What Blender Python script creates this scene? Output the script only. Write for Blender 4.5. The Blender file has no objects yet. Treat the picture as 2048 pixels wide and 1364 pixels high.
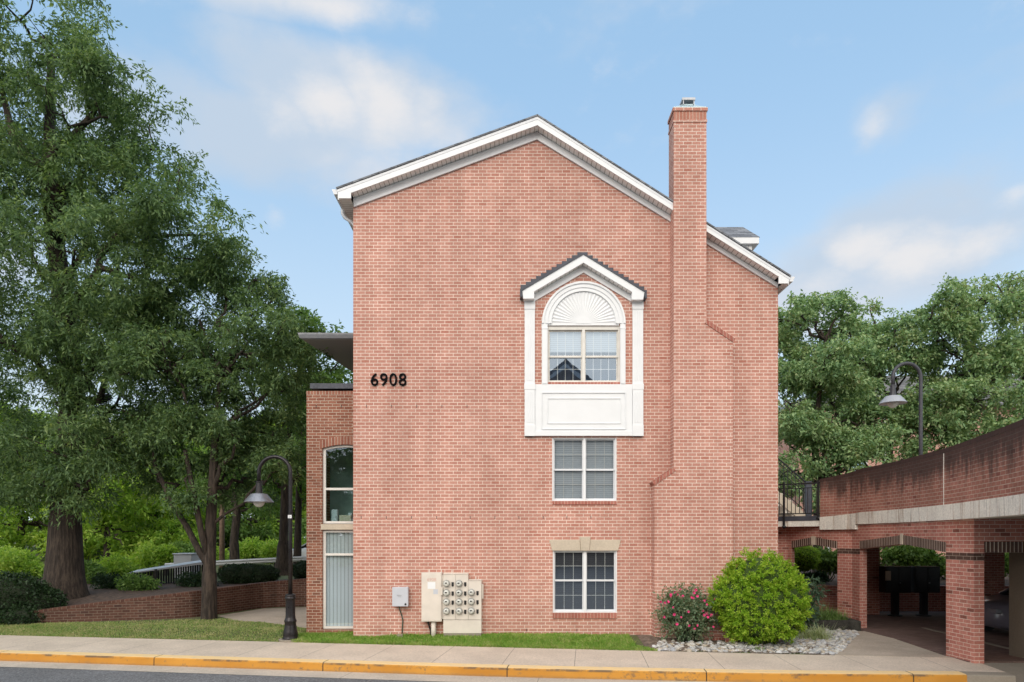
import bpy, math, random
import numpy as np
from mathutils import Vector

R = math.radians
random.seed(7)
SC = bpy.context.scene
COL = SC.collection

# ------------------------------------------------------------------ camera
F = 1365.0            # focal length in photo pixels (2048 wide)
CAMY, EYE, HZ = -16.4, 2.34, 1075.0
cam_d = bpy.data.cameras.new("camera")
cam = bpy.data.objects.new("camera", cam_d)
COL.objects.link(cam)
cam.location = (0, CAMY, EYE)
cam.rotation_euler = (R(90), 0, 0)
cam_d.sensor_width = 36.0
cam_d.lens = 36.0 * F / 2048.0
cam_d.shift_y = (HZ - 682.0) / 2048.0
cam_d.clip_end = 2000
SC.camera = cam

# ------------------------------------------------------------------ light
SUN_EL, SUN_AZ = 27.0, -16.0      # azimuth: degrees right of straight behind the camera
w = bpy.data.worlds.new("World")
SC.world = w
w.use_nodes = True
nt = w.node_tree
nt.nodes.clear()
N = nt.nodes.new
L = nt.links.new


def vmath(op, a, b=None, tree=None):
    n = (tree or nt).nodes.new('ShaderNodeVectorMath')
    n.operation = op
    ln = (tree or nt).links.new
    for i, s in enumerate((a, b)):
        if s is None:
            continue
        if isinstance(s, (tuple, list)):
            n.inputs[i].default_value = s
        else:
            ln(s, n.inputs[i])
    return n.outputs['Value'] if op in ('LENGTH', 'DOT_PRODUCT') else n.outputs['Vector']


def fmath(op, a, b=None, c=None, clamp=False, tree=None):
    n = (tree or nt).nodes.new('ShaderNodeMath')
    n.operation = op
    n.use_clamp = clamp
    ln = (tree or nt).links.new
    for i, s in enumerate((a, b, c)):
        if s is None:
            continue
        if isinstance(s, (int, float)):
            n.inputs[i].default_value = s
        else:
            ln(s, n.inputs[i])
    return n.outputs[0]


def maprange(v, a, b, c, d, smooth=True, tree=None):
    n = (tree or nt).nodes.new('ShaderNodeMapRange')
    if smooth:
        n.interpolation_type = 'SMOOTHSTEP'
    n.inputs['From Min'].default_value = a
    n.inputs['From Max'].default_value = b
    n.inputs['To Min'].default_value = c
    n.inputs['To Max'].default_value = d
    (tree or nt).links.new(v, n.inputs['Value'])
    return n.outputs['Result']


def mixc(fac, a, b, mode='MIX', tree=None):
    n = (tree or nt).nodes.new('ShaderNodeMix')
    n.data_type = 'RGBA'
    n.blend_type = mode
    ln = (tree or nt).links.new
    for k, s in ((0, fac), (6, a), (7, b)):
        if isinstance(s, (int, float)):
            n.inputs[k].default_value = s
        elif isinstance(s, (tuple, list)):
            n.inputs[k].default_value = (*s[:3], 1)
        else:
            ln(s, n.inputs[k])
    return n.outputs[2]


SKY_STR = 0.15
sky = N('ShaderNodeTexSky')
sky.sky_type = 'NISHITA'
sky.sun_disc = False
sky.sun_elevation = R(SUN_EL)
sky.sun_rotation = R(180 - SUN_AZ)
sky.air_density = 1.0
sky.dust_density = 1.6
sky.ozone_density = 1.6
tc = N('ShaderNodeTexCoord')
dirv = vmath('NORMALIZE', tc.outputs['Generated'])
mp = N('ShaderNodeMapping')
mp.inputs['Scale'].default_value = (1.0, 1.0, 1.7)
L(dirv, mp.inputs['Vector'])
nz = N('ShaderNodeTexNoise')
nz.inputs['Scale'].default_value = 4.2
nz.inputs['Detail'].default_value = 7
nz.inputs['Roughness'].default_value = 0.55
L(mp.outputs[0], nz.inputs['Vector'])
nz2 = N('ShaderNodeTexNoise')
nz2.inputs['Scale'].default_value = 2.3
nz2.inputs['Detail'].default_value = 5
L(mp.outputs[0], nz2.inputs['Vector'])
cov = None
# cloud banks: where they hang in the sky (a direction) and how wide they are
for (cx, cy, sx, sy, amp) in ((690, 190, 230, 95, .95), (560, 290, 300, 90, .8), (900, 260, 130, 60, .55),
                              (620, 0, 260, 50, .75), (1790, 500, 230, 110, 1.0), (1640, 600, 150, 70, .8),
                              (1745, 250, 60, 50, .45), (2050, 400, 90, 60, .5), (560, 440, 70, 60, .35),
                              (1100, -600, 900, 300, .7), (2700, 300, 400, 300, .8), (-700, 300, 600, 250, .7)):
    d = Vector(((cx - 1024) / F, 1, (HZ - cy) / F))
    k = d.length
    d.normalize()
    v = vmath('SUBTRACT', dirv, tuple(d))
    v = vmath('MULTIPLY', v, (F / sx * k, 2.0, F / sy * k))
    b = maprange(vmath('LENGTH', v), 0.0, 1.75, amp, 0.0)
    cov = b if cov is None else fmath('MAXIMUM', cov, b)
dens = fmath('ADD', cov, fmath('MULTIPLY', fmath('SUBTRACT', nz.outputs['Fac'], 0.5), 1.7))
mask = maprange(dens, 0.12, 0.62, 0.0, 0.92)
puff = None
for (cx, cy, sx, sy, amp) in ((770, 185, 85, 62, 1.0), (660, 205, 80, 45, .8), (850, 210, 60, 45, .7), (560, 225, 70, 40, .5), (640, 8, 150, 28, .8), (1720, 500, 75, 42, 1.0), (1830, 515, 85, 50, 1.0),
                              (1640, 560, 60, 40, .8), (1930, 500, 70, 40, .7), (1745, 240, 30, 34, .65), (545, 435, 26, 34, .6), (2040, 385, 30, 22, .6)):
    d = Vector(((cx - 1024) / F, 1, (HZ - cy) / F))
    k = d.length
    d.normalize()
    v = vmath('SUBTRACT', dirv, tuple(d))
    v = vmath('MULTIPLY', v, (F / sx * k, 2.0, F / sy * k))
    b = maprange(vmath('LENGTH', v), 0.0, 1.7, amp, 0.0)
    puff = b if puff is None else fmath('MAXIMUM', puff, b)
nz3 = N('ShaderNodeTexNoise')
nz3.inputs['Scale'].default_value = 9.0
nz3.inputs['Detail'].default_value = 8
nz3.inputs['Roughness'].default_value = 0.6
L(mp.outputs[0], nz3.inputs['Vector'])
pmask = maprange(fmath('ADD', puff, fmath('MULTIPLY', fmath('SUBTRACT', nz3.outputs['Fac'], 0.5), 1.9)), .15, 1.1, 0, .80)
ccol = mixc(maprange(nz2.outputs['Fac'], .38, .62, 0, 1), (3.15, 3.75, 4.5), (4.3, 4.45, 4.75))
sep = N('ShaderNodeSeparateXYZ')
L(dirv, sep.inputs[0])
veil = maprange(sep.outputs['Z'], 0.0, 0.62, 0.85, 0.62)
skyc = mixc(1.0, sky.outputs[0], (1.15, 1.0, 1.02), 'MULTIPLY')
skyc = mixc(veil, skyc, mixc(maprange(sep.outputs['Z'], .05, .62, 0, 1), (4.2, 5.0, 5.4), (2.5, 4.2, 5.9)))
skyc = mixc(mask, skyc, ccol)
skyc = mixc(pmask, skyc, (5.05, 4.9, 4.85))
# unseen bright cloud bank added behind the camera to light the gable softly
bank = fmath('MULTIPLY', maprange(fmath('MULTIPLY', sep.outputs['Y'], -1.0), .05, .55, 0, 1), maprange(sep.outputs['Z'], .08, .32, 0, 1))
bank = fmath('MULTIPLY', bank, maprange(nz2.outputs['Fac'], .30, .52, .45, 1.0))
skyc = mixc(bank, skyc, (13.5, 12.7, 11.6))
bg = N('ShaderNodeBackground')
bg.inputs['Strength'].default_value = SKY_STR
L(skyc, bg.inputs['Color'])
wo = N('ShaderNodeOutputWorld')
L(bg.outputs[0], wo.inputs['Surface'])

sun_d = bpy.data.lights.new("sun", 'SUN')
sun_d.energy = 0.85
sun_d.angle = R(28)
sun_d.color = (1.0, 0.955, 0.89)
sun = bpy.data.objects.new("sun", sun_d)
COL.objects.link(sun)
sun.location = (10, -30, 40)
sdir = Vector((math.sin(R(SUN_AZ)) * math.cos(R(SUN_EL)), -math.cos(R(SUN_AZ)) * math.cos(R(SUN_EL)), math.sin(R(SUN_EL))))
sun.rotation_euler = sdir.to_track_quat('Z', 'Y').to_euler()

SC.view_settings.view_transform = 'Standard'
SC.view_settings.look = 'None'
SC.view_settings.exposure = 0.23
SC.view_settings.gamma = 1.0
SC.cycles.max_bounces = 8
SC.cycles.transparent_max_bounces = 12
SC.cycles.use_denoising = True
SC.cycles.caustics_reflective = False
SC.cycles.caustics_refractive = False


# ------------------------------------------------------------------ pixel <-> place
def W(px, py, d):
    """The place at depth d (metres from the camera plane) seen at photo pixel px, py."""
    return Vector(((px - 1024) / F * d, CAMY + d, EYE - (py - HZ) / F * d))


def G(px, py, z):
    """The place on the level z seen at photo pixel px, py (below the horizon)."""
    d = (EYE - z) * F / (py - HZ)
    return Vector(((px - 1024) / F * d, CAMY + d, z))


D0 = -CAMY
K0 = D0 / F          # metres per photo pixel on the facade plane Y = 0


def FX(px, y=0.0):
    return (px - 1024) / F * (D0 + y)


def FZ(py, y=0.0):
    return EYE - (py - HZ) / F * (D0 + y)


# ------------------------------------------------------------------ materials
def new_mat(name):
    m = bpy.data.materials.new(name)
    m.use_nodes = True
    t = m.node_tree
    return m, t, t.nodes['Principled BSDF']


def tex_noise(t, vec, scale, detail=5, rough=.55):
    n = t.nodes.new('ShaderNodeTexNoise')
    n.inputs['Scale'].default_value = scale
    n.inputs['Detail'].default_value = detail
    n.inputs['Roughness'].default_value = rough
    if vec is not None:
        t.links.new(vec, n.inputs['Vector'])
    return n.outputs['Fac']


def obj_pos(t):
    return t.nodes.new('ShaderNodeNewGeometry').outputs['Position']


def bump(t, b, h, strength=.3, dist=.01):
    n = t.nodes.new('ShaderNodeBump')
    n.inputs['Strength'].default_value = strength
    n.inputs['Distance'].default_value = dist
    t.links.new(h, n.inputs['Height'])
    t.links.new(n.outputs[0], b.inputs['Normal'])


def plain(name, col, rough=.5, metal=0.0, var=.12, scale=6.0, spec=.5, bumpy=0.0):
    m, t, b = new_mat(name)
    p = obj_pos(t)
    n = tex_noise(t, p, scale, 6)
    c = mixc(maprange(n, .3, .7, 0, 1, tree=t), [x * (1 - var) for x in col], [min(1, x * (1 + var)) for x in col], tree=t)
    t.links.new(c, b.inputs['Base Color'])
    r = maprange(tex_noise(t, p, scale * 3, 4), .3, .7, max(.02, rough - .08), min(1, rough + .08), tree=t)
    t.links.new(r, b.inputs['Roughness'])
    b.inputs['Metallic'].default_value = metal
    b.inputs['Specular IOR Level'].default_value = spec
    if bumpy:
        bump(t, b, tex_noise(t, p, scale * 8, 6), bumpy, .01)
    return m


def brick_mat(name, c1, c2, mortar, bw, rh, ms, dark=None, stain=None, offset=.5, rot=False, tone=.14):
    m, t, b = new_mat(name)
    uv = t.nodes.new('ShaderNodeUVMap')
    uv.uv_map = "UVMap"
    vec = uv.outputs[0]
    # a little wobble so the joints are hand laid
    wob = t.nodes.new('ShaderNodeTexNoise')
    wob.inputs['Scale'].default_value = 9
    t.links.new(vec, wob.inputs['Vector'])
    vec = vmath('ADD', vec, vmath('MULTIPLY', vmath('SUBTRACT', wob.outputs['Color'], (.5, .5, .5), t), (.006, .006, 0), t), t)
    bt = t.nodes.new('ShaderNodeTexBrick')
    bt.offset = offset
    bt.inputs['Color1'].default_value = (0, 0, 0, 1)
    bt.inputs['Color2'].default_value = (1, 1, 1, 1)
    bt.inputs['Mortar'].default_value = (.5, .5, .5, 1)
    bt.inputs['Scale'].default_value = 1
    bt.inputs['Brick Width'].default_value = bw
    bt.inputs['Row Height'].default_value = rh
    bt.inputs['Mortar Size'].default_value = ms
    bt.inputs['Mortar Smooth'].default_value = .25
    t.links.new(vec, bt.inputs['Vector'])
    p = obj_pos(t)
    fine = tex_noise(t, p, 28, 6, .65)
    big = tex_noise(t, p, .45, 5, .6)
    mid = tex_noise(t, p, 2.6, 5, .6)
    bsel = t.nodes.new('ShaderNodeSeparateColor')
    t.links.new(bt.outputs['Color'], bsel.inputs[0])
    rnd = bsel.outputs[0]
    base = mixc(rnd, c1, c2, tree=t)
    if dark:
        base = mixc(maprange(rnd, .92, 1.0, 0, .8, tree=t), base, dark, tree=t)
    base = mixc(maprange(fine, .25, .75, 0, 1, tree=t), mixc(1.0, base, (.84, .82, .8), 'MULTIPLY', t), mixc(1.0, base, (1.12, 1.1, 1.1), 'MULTIPLY', t), tree=t)
    mort = mixc(maprange(mid, .3, .7, 0, 1, tree=t), [x * .86 for x in mortar], mortar, tree=t)
    col = mixc(bt.outputs['Fac'], base, mort, tree=t)
    lo, hi = 1 - tone, 1 + tone
    col = mixc(1.0, col, mixc(maprange(big, .3, .7, 0, 1, tree=t), (lo, lo, lo), (hi, hi, hi), tree=t), 'MULTIPLY', t)
    col = mixc(1.0, col, mixc(maprange(mid, .3, .7, 0, 1, tree=t), (.96, .955, .95), (1.03, 1.03, 1.03), tree=t), 'MULTIPLY', t)
    mps = t.nodes.new('ShaderNodeMapping')
    mps.inputs['Scale'].default_value = (1.7, 1.7, .14)
    t.links.new(p, mps.inputs['Vector'])
    run = tex_noise(t, mps.outputs[0], 1.0, 6, .65)
    col = mixc(1.0, col, mixc(maprange(run, .32, .68, 0, 1, tree=t), (.90, .89, .88), (1.07, 1.07, 1.07), tree=t), 'MULTIPLY', t)
    if stain:
        zz = t.nodes.new('ShaderNodeSeparateXYZ')
        t.links.new(p, zz.inputs[0])
        mpn = t.nodes.new('ShaderNodeMapping')
        mpn.inputs['Scale'].default_value = (3.0, 3.0, .55)
        t.links.new(p, mpn.inputs['Vector'])
        st = fmath('ADD', fmath('MULTIPLY', tex_noise(t, mpn.outputs[0], 1.0, 8, .75), .8, tree=t), fmath('MULTIPLY', tex_noise(t, p, 1.1, 4, .6), .25, tree=t), tree=t)
        hgt = maprange(zz.outputs['Z'], stain[0], stain[1], 0, .50, False, t)
        fac = maprange(fmath('ADD', st, hgt, tree=t), .60, .88, 0, .85, tree=t)
        col = mixc(fac, col, (.035, .028, .026), tree=t)
    t.links.new(col, b.inputs['Base Color'])
    b.inputs['Roughness'].default_value = .88
    b.inputs['Specular IOR Level'].default_value = .25
    h = fmath('SUBTRACT', fmath('MULTIPLY', fine, .25, tree=t), bt.outputs['Fac'], tree=t)
    bump(t, b, h, .5, .006)
    return m


def leaf_mat(name, cols, trans=.3, rough=.55, scale=.9):
    m, t, b = new_mat(name)
    g = t.nodes.new('ShaderNodeNewGeometry')
    rp = t.nodes.new('ShaderNodeValToRGB')
    el = rp.color_ramp.elements
    el[0].color = (*cols[0], 1)
    el[1].color = (*cols[-1], 1)
    for i, c in enumerate(cols[1:-1]):
        e = el.new((i + 1) / (len(cols) - 1))
        e.color = (*c, 1)
    v = fmath('ADD', fmath('MULTIPLY', g.outputs['Random Per Island'], .6, tree=t),
              maprange(tex_noise(t, g.outputs['Position'], scale, 4, .6), .3, .7, 0, .4, False, t), tree=t)
    t.links.new(v, rp.inputs[0])
    t.links.new(rp.outputs[0], b.inputs['Base Color'])
    b.inputs['Roughness'].default_value = rough
    b.inputs['Specular IOR Level'].default_value = .35
    tr = t.nodes.new('ShaderNodeBsdfTranslucent')
    t.links.new(mixc(1.0, rp.outputs[0], (1.25, 1.2, .6), 'MULTIPLY', t), tr.inputs[0])
    ms = t.nodes.new('ShaderNodeMixShader')
    ms.inputs[0].default_value = trans
    t.links.new(b.outputs[0], ms.inputs[1])
    t.links.new(tr.outputs[0], ms.inputs[2])
    t.links.new(ms.outputs[0], t.nodes['Material Output'].inputs[0])
    return m


def glass_mat(name, ior=3.0, tint=(.90, .94, .96)):
    m, t, b = new_mat(name)
    t.nodes.remove(b)
    # the same reflection from either side of the pane
    g = t.nodes.new('ShaderNodeNewGeometry')
    f0 = ((ior - 1) / (ior + 1)) ** 2
    cosv = fmath('ABSOLUTE', vmath('DOT_PRODUCT', g.outputs['Incoming'], g.outputs['Normal'], t), tree=t)
    fres = fmath('ADD', f0, fmath('MULTIPLY', 1 - f0, fmath('POWER', fmath('SUBTRACT', 1.0, cosv, tree=t), 5.0, tree=t), tree=t), tree=t)
    tr = t.nodes.new('ShaderNodeBsdfTransparent')
    tr.inputs[0].default_value = (*tint, 1)
    gl = t.nodes.new('ShaderNodeBsdfGlossy')
    gl.inputs['Roughness'].default_value = .01
    gl.inputs['Color'].default_value = (.70, .84, 1.0, 1)
    bp = t.nodes.new('ShaderNodeBump')
    bp.inputs['Strength'].default_value = .012
    bp.inputs['Distance'].default_value = .05
    t.links.new(tex_noise(t, obj_pos(t), 2.0, 2), bp.inputs['Height'])
    t.links.new(bp.outputs[0], gl.inputs['Normal'])
    ms = t.nodes.new('ShaderNodeMixShader')
    t.links.new(fres, ms.inputs[0])
    t.links.new(tr.outputs[0], ms.inputs[1])
    t.links.new(gl.outputs[0], ms.inputs[2])
    t.links.new(ms.outputs[0], t.nodes['Material Output'].inputs[0])
    return m


def concrete_mat(name, col, joint=0.0, jw=.012, var=.1, rough=.9, speck=.12, rust=False, jdark=.3):
    m, t, b = new_mat(name)
    p = obj_pos(t)
    c = mixc(maprange(tex_noise(t, p, .9, 6, .65), .3, .7, 0, 1, tree=t), [x * (1 - var) for x in col], [x * (1 + var) for x in col], tree=t)
    sp = tex_noise(t, p, 70, 4, .7)
    c = mixc(1.0, c, mixc(maprange(sp, .3, .7, 0, 1, tree=t), (1 - speck,) * 3, (1 + speck,) * 3, tree=t), 'MULTIPLY', t)
    c = mixc(1.0, c, mixc(maprange(tex_noise(t, p, 24, 4, .75), .35, .65, 0, 1, tree=t), (1 - speck * .9,) * 3, (1 + speck * .9,) * 3, tree=t), 'MULTIPLY', t)
    st = tex_noise(t, p, 3.1, 7, .7)
    c = mixc(maprange(st, .58, .8, 0, .35, tree=t), c, [x * .6 for x in col], tree=t)
    if rust:
        mpn = t.nodes.new('ShaderNodeMapping')
        mpn.inputs['Scale'].default_value = (4.0, 4.0, .3)
        t.links.new(p, mpn.inputs['Vector'])
        s = tex_noise(t, mpn.outputs[0], 1.6, 5, .7)
        c = mixc(maprange(s, .52, .66, 0, .65, tree=t), c, (.32, .17, .08), tree=t)
        s2 = tex_noise(t, mpn.outputs[0], 2.6, 5, .7)
        c = mixc(maprange(s2, .54, .70, 0, .5, tree=t), c, (.2, .18, .16), tree=t)
    if joint:
        uv = t.nodes.new('ShaderNodeUVMap')
        uv.uv_map = "UVMap"
        sx = t.nodes.new('ShaderNodeSeparateXYZ')
        t.links.new(uv.outputs[0], sx.inputs[0])
        fr = fmath('FRACT', fmath('DIVIDE', sx.outputs[0], joint, tree=t), tree=t)
        k = jw / joint
        mk = fmath('LESS_THAN', fr, k, tree=t)
        c = mixc(fmath('MULTIPLY', mk, .75, tree=t), c, [x * jdark for x in col], tree=t)
    t.links.new(c, b.inputs['Base Color'])
    b.inputs['Roughness'].default_value = rough
    b.inputs['Specular IOR Level'].default_value = .25
    bump(t, b, sp, .25, .006)
    return m


M = {}
M['brick'] = brick_mat('brick_pink', (.475, .222, .172), (.57, .298, .238), (.86, .77, .67), .2016, .0787, .0062, dark=(.42, .165, .12), tone=.05)
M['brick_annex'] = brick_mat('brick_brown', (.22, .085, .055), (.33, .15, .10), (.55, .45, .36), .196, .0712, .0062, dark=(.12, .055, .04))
M['brick_garage'] = brick_mat('brick_red', (.44, .165, .13), (.54, .24, .19), (.74, .62, .53), .205, .0787, .0055, dark=(.17, .055, .04))
M['brick_parapet'] = brick_mat('brick_stained', (.34, .15, .112), (.43, .20, .152), (.58, .48, .40), .205, .0787, .0055, dark=(.21, .07, .055), stain=(3.1, 4.25))
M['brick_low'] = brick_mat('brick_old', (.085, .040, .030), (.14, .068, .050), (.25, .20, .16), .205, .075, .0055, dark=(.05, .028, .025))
M['brick_soldier'] = brick_mat('brick_soldier_dark', (.085, .05, .042), (.13, .078, .062), (.66, .56, .46), .0787, 5.0, .0085, offset=0)
M['brick_sill'] = brick_mat('brick_sill_red', (.36, .125, .095), (.45, .18, .14), (.60, .47, .38), .0787, 5.0, .005, offset=0)
M['brick_arch'] = brick_mat('brick_arch_row', (.25, .095, .065), (.35, .16, .11), (.55, .45, .36), .075, 5.0, .0062, offset=0)
M['pavers'] = brick_mat('brick_pavers', (.15, .095, .08), (.21, .14, .12), (.12, .10, .09), .2, .1, .004)
M['white'] = plain('white_paint', (.80, .81, .82), .45, var=.02, scale=3)
M['white_soft'] = plain('white_trim', (.72, .73, .75), .5, var=.03, scale=3)
M['cream'] = plain('cream_frame', (.74, .71, .655), .55, var=.05)
M['stone'] = concrete_mat('limestone', (.55, .47, .37), speck=.06)
M['shingle'] = None
M['black'] = plain('black_metal', (.018, .018, .02), .38, .3, var=.2, scale=20)
M['lamp_black'] = plain('lamp_bronze_black', (.022, .019, .021), .33, .4, var=.25, scale=14)
M['lamp_shade'] = plain('lamp_brushed_metal', (.34, .34, .37), .42, .75, var=.15, scale=12)
M['lamp_grey'] = plain('lamp_weathered_grey', (.055, .055, .065), .5, .2, var=.15, scale=12)
M['lamp_shade_pale'] = plain('lamp_pale_shade', (.40, .41, .44), .5, .2, var=.06)
M['globe'] = plain('frosted_globe', (.72, .70, .66), .35, var=.02)
M['dark_slate'] = plain('dark_flashing', (.05, .055, .072), .5, .1, var=.2)
M['grey_metal'] = plain('grey_metal', (.42, .43, .45), .4, .5, var=.08)
M['pale_metal'] = plain('pale_metal_cap', (.55, .68, .72), .35, .5, var=.08)
M['cabinet'] = plain('cabinet_paint', (.70, .635, .56), .5, var=.05, scale=4)
M['boxgrey'] = plain('utility_grey', (.53, .55, .60), .45, var=.03)
M['meter_ring'] = plain('meter_ring', (.55, .55, .53), .3, .7, var=.1)
M['meter_face'] = plain('meter_face', (.60, .60, .55), .35, var=.25, scale=30)
M['breaker'] = plain('breaker_black', (.008, .008, .009), .5)
M['numeral'] = plain('numeral_black', (.004, .004, .005), .85, spec=.1)
M['blind'] = None
M['glass'] = glass_mat('window_glass')
M['glass_dark'] = glass_mat('window_glass_deep', 2.3, (.70, .84, .82))
M['bed_soil'] = plain('dry_bed_soil', (.17, .125, .095), .95, var=.45, scale=11, bumpy=.8)
M['soil'] = plain('mulch_soil', (.085, .055, .04), .95, var=.45, scale=9, bumpy=.8)
M['bark'] = None
M['wood'] = plain('weathered_timber', (.045, .042, .035), .9, var=.4, scale=9, bumpy=.5)
M['concrete'] = concrete_mat('walk_concrete', (.61, .51, .41), joint=1.42, jw=.014, speck=.12)
M['concrete_plain'] = concrete_mat('apron_concrete', (.45, .375, .30), speck=.12, var=.14)
M['gutterc'] = concrete_mat('gutter_concrete', (.53, .46, .38), joint=3.72, jw=.012)
M['band'] = concrete_mat('band_concrete', (.80, .77, .69), rust=True)
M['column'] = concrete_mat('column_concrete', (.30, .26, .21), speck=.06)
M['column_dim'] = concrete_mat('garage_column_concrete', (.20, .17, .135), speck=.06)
M['interior'] = plain('office_interior', (.32, .42, .40), .9, var=.4, scale=1.2)
M['room'] = plain('room_dark', (.05, .05, .055), .9)


def shingle_mat():
    m, t, b = new_mat('roof_shingle')
    uv = t.nodes.new('ShaderNodeUVMap')
    uv.uv_map = "UVMap"
    bt = t.nodes.new('ShaderNodeTexBrick')
    for k, c in (('Color1', (.12, .125, .14)), ('Color2', (.27, .28, .30)), ('Mortar', (.03, .03, .035))):
        bt.inputs[k].default_value = (*c, 1)
    bt.inputs['Scale'].default_value = 1
    bt.inputs['Brick Width'].default_value = .3
    bt.inputs['Row Height'].default_value = .14
    bt.inputs['Mortar Size'].default_value = .006
    t.links.new(uv.outputs[0], bt.inputs['Vector'])
    t.links.new(bt.outputs['Color'], b.inputs['Base Color'])
    b.inputs['Roughness'].default_value = .9
    return m


M['shingle'] = shingle_mat()


def stripe_mat(name, col, dark, period, width, axis=0, rough=.5):
    m, t, b = new_mat(name)
    uv = t.nodes.new('ShaderNodeUVMap')
    uv.uv_map = "UVMap"
    sx = t.nodes.new('ShaderNodeSeparateXYZ')
    t.links.new(uv.outputs[0], sx.inputs[0])
    fr = fmath('FRACT', fmath('DIVIDE', sx.outputs[axis], period, tree=t), tree=t)
    mk = fmath('LESS_THAN', fr, width / period, tree=t)
    t.links.new(mixc(mk, col, dark, tree=t), b.inputs['Base Color'])
    b.inputs['Roughness'].default_value = rough
    return m


M['soffit'] = stripe_mat('vented_soffit', (.86, .85, .83), (.42, .40, .37), .105, .016)
M['soffit_grey'] = stripe_mat('board_soffit', (.36, .33, .31), (.23, .21, .20), .10, .012, axis=1)


def blind_mat(name, col, period=.05, axis=1, dk=.62):
    m, t, b = new_mat(name)
    uv = t.nodes.new('ShaderNodeUVMap')
    uv.uv_map = "UVMap"
    sx = t.nodes.new('ShaderNodeSeparateXYZ')
    t.links.new(uv.outputs[0], sx.inputs[0])
    fr = fmath('FRACT', fmath('DIVIDE', sx.outputs[axis], period, tree=t), tree=t)
    f2 = fmath('ABSOLUTE', fmath('SUBTRACT', fr, .5, tree=t), tree=t)
    t.links.new(mixc(maprange(f2, .30, .5, 0, 1, tree=t), col, [c * dk for c in col], tree=t), b.inputs['Base Color'])
    b.inputs['Roughness'].default_value = .7
    return m


M['blind'] = blind_mat('slat_blind', (.52, .55, .58))
M['blind_dim'] = blind_mat('slat_blind_dim', (.065, .066, .075))
M['blind_v'] = blind_mat('vertical_blind', (.80, .88, .88), .10, 0, .55)
M['curtain'] = plain('grey_curtain', (.055, .07, .10), .9, var=.25, scale=5)


def bark_mat():
    m, t, b = new_mat('oak_bark')
    p = obj_pos(t)
    mpn = t.nodes.new('ShaderNodeMapping')
    mpn.inputs['Scale'].default_value = (9, 9, 1.3)
    t.links.new(p, mpn.inputs['Vector'])
    n = tex_noise(t, mpn.outputs[0], 1.6, 8, .7)
    t.links.new(mixc(maprange(n, .35, .7, 0, 1, tree=t), (.018, .013, .010), (.085, .062, .047), tree=t), b.inputs['Base Color'])
    b.inputs['Roughness'].default_value = .95
    bump(t, b, n, 1.0, .05)
    return m


M['bark'] = bark_mat()


def kerb_mat():
    m, t, b = new_mat('kerb_yellow_paint')
    p = obj_pos(t)
    n = tex_noise(t, p, 5.5, 9, .75)
    n2 = tex_noise(t, p, .7, 4)
    sp = tex_noise(t, p, 60, 4)
    yel = mixc(maprange(n2, .3, .7, 0, 1, tree=t), (.50, .21, .02), (.62, .29, .04), tree=t)
    c = mixc(maprange(fmath('ADD', n, fmath('MULTIPLY', n2, .3, tree=t), tree=t), .71, .82, 0, .8, tree=t), yel, (.17, .12, .075), tree=t)
    uv = t.nodes.new('ShaderNodeUVMap')
    uv.uv_map = "UVMap"
    sx = t.nodes.new('ShaderNodeSeparateXYZ')
    t.links.new(uv.outputs[0], sx.inputs[0])
    # tread painted paler for bleaching and the light it catches, face keeps orange
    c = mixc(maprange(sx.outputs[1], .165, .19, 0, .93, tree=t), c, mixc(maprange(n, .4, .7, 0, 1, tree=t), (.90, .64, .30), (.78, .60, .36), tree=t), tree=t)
    edge = fmath('MULTIPLY', maprange(sx.outputs[1], .115, .15, 0, 1, tree=t), maprange(sx.outputs[1], .172, .19, 1, 0, tree=t), tree=t)
    c = mixc(fmath('MULTIPLY', edge, maprange(tex_noise(t, p, 2.4, 6, .7), .46, .62, 0, .85, tree=t), tree=t), c, (.11, .085, .06), tree=t)
    # scuffed lower face, worn edge
    sc = maprange(fmath('ADD', sx.outputs[1], fmath('MULTIPLY', n, .14, tree=t), tree=t), .04, .13, .75, 0, tree=t)
    c = mixc(sc, c, (.26, .16, .075), tree=t)
    fr = fmath('FRACT', fmath('DIVIDE', fmath('ADD', sx.outputs[0], .62, tree=t), 3.72, tree=t), tree=t)
    c = mixc(fmath('MULTIPLY', fmath('LESS_THAN', fr, .006, tree=t), .9, tree=t), c, (.02, .018, .015), tree=t)
    t.links.new(c, b.inputs['Base Color'])
    b.inputs['Roughness'].default_value = .75
    bump(t, b, sp, .3, .006)
    return m


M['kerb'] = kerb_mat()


def asphalt_mat():
    m, t, b = new_mat('asphalt')
    p = obj_pos(t)
    n = tex_noise(t, p, 90, 4, .7)
    big = tex_noise(t, p, .6, 6, .6)
    c = mixc(maprange(n, .3, .7, 0, 1, tree=t), (.075, .077, .082), (.23, .23, .235), tree=t)
    c = mixc(1.0, c, mixc(maprange(big, .3, .7, 0, 1, tree=t), (.85,) * 3, (1.15,) * 3, tree=t), 'MULTIPLY', t)
    g2 = tex_noise(t, p, 26, 3, .75)
    c = mixc(1.0, c, mixc(maprange(g2, .35, .65, 0, 1, tree=t), (.62,) * 3, (1.4,) * 3, tree=t), 'MULTIPLY', t)
    sp = tex_noise(t, p, 21, 2, .6)
    c = mixc(maprange(sp, .66, .72, 0, .75, tree=t), c, (.45, .43, .40), tree=t)
    t.links.new(c, b.inputs['Base Color'])
    b.inputs['Roughness'].default_value = .92
    bump(t, b, n, .5, .01)
    return m


M['asphalt'] = asphalt_mat()


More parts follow.
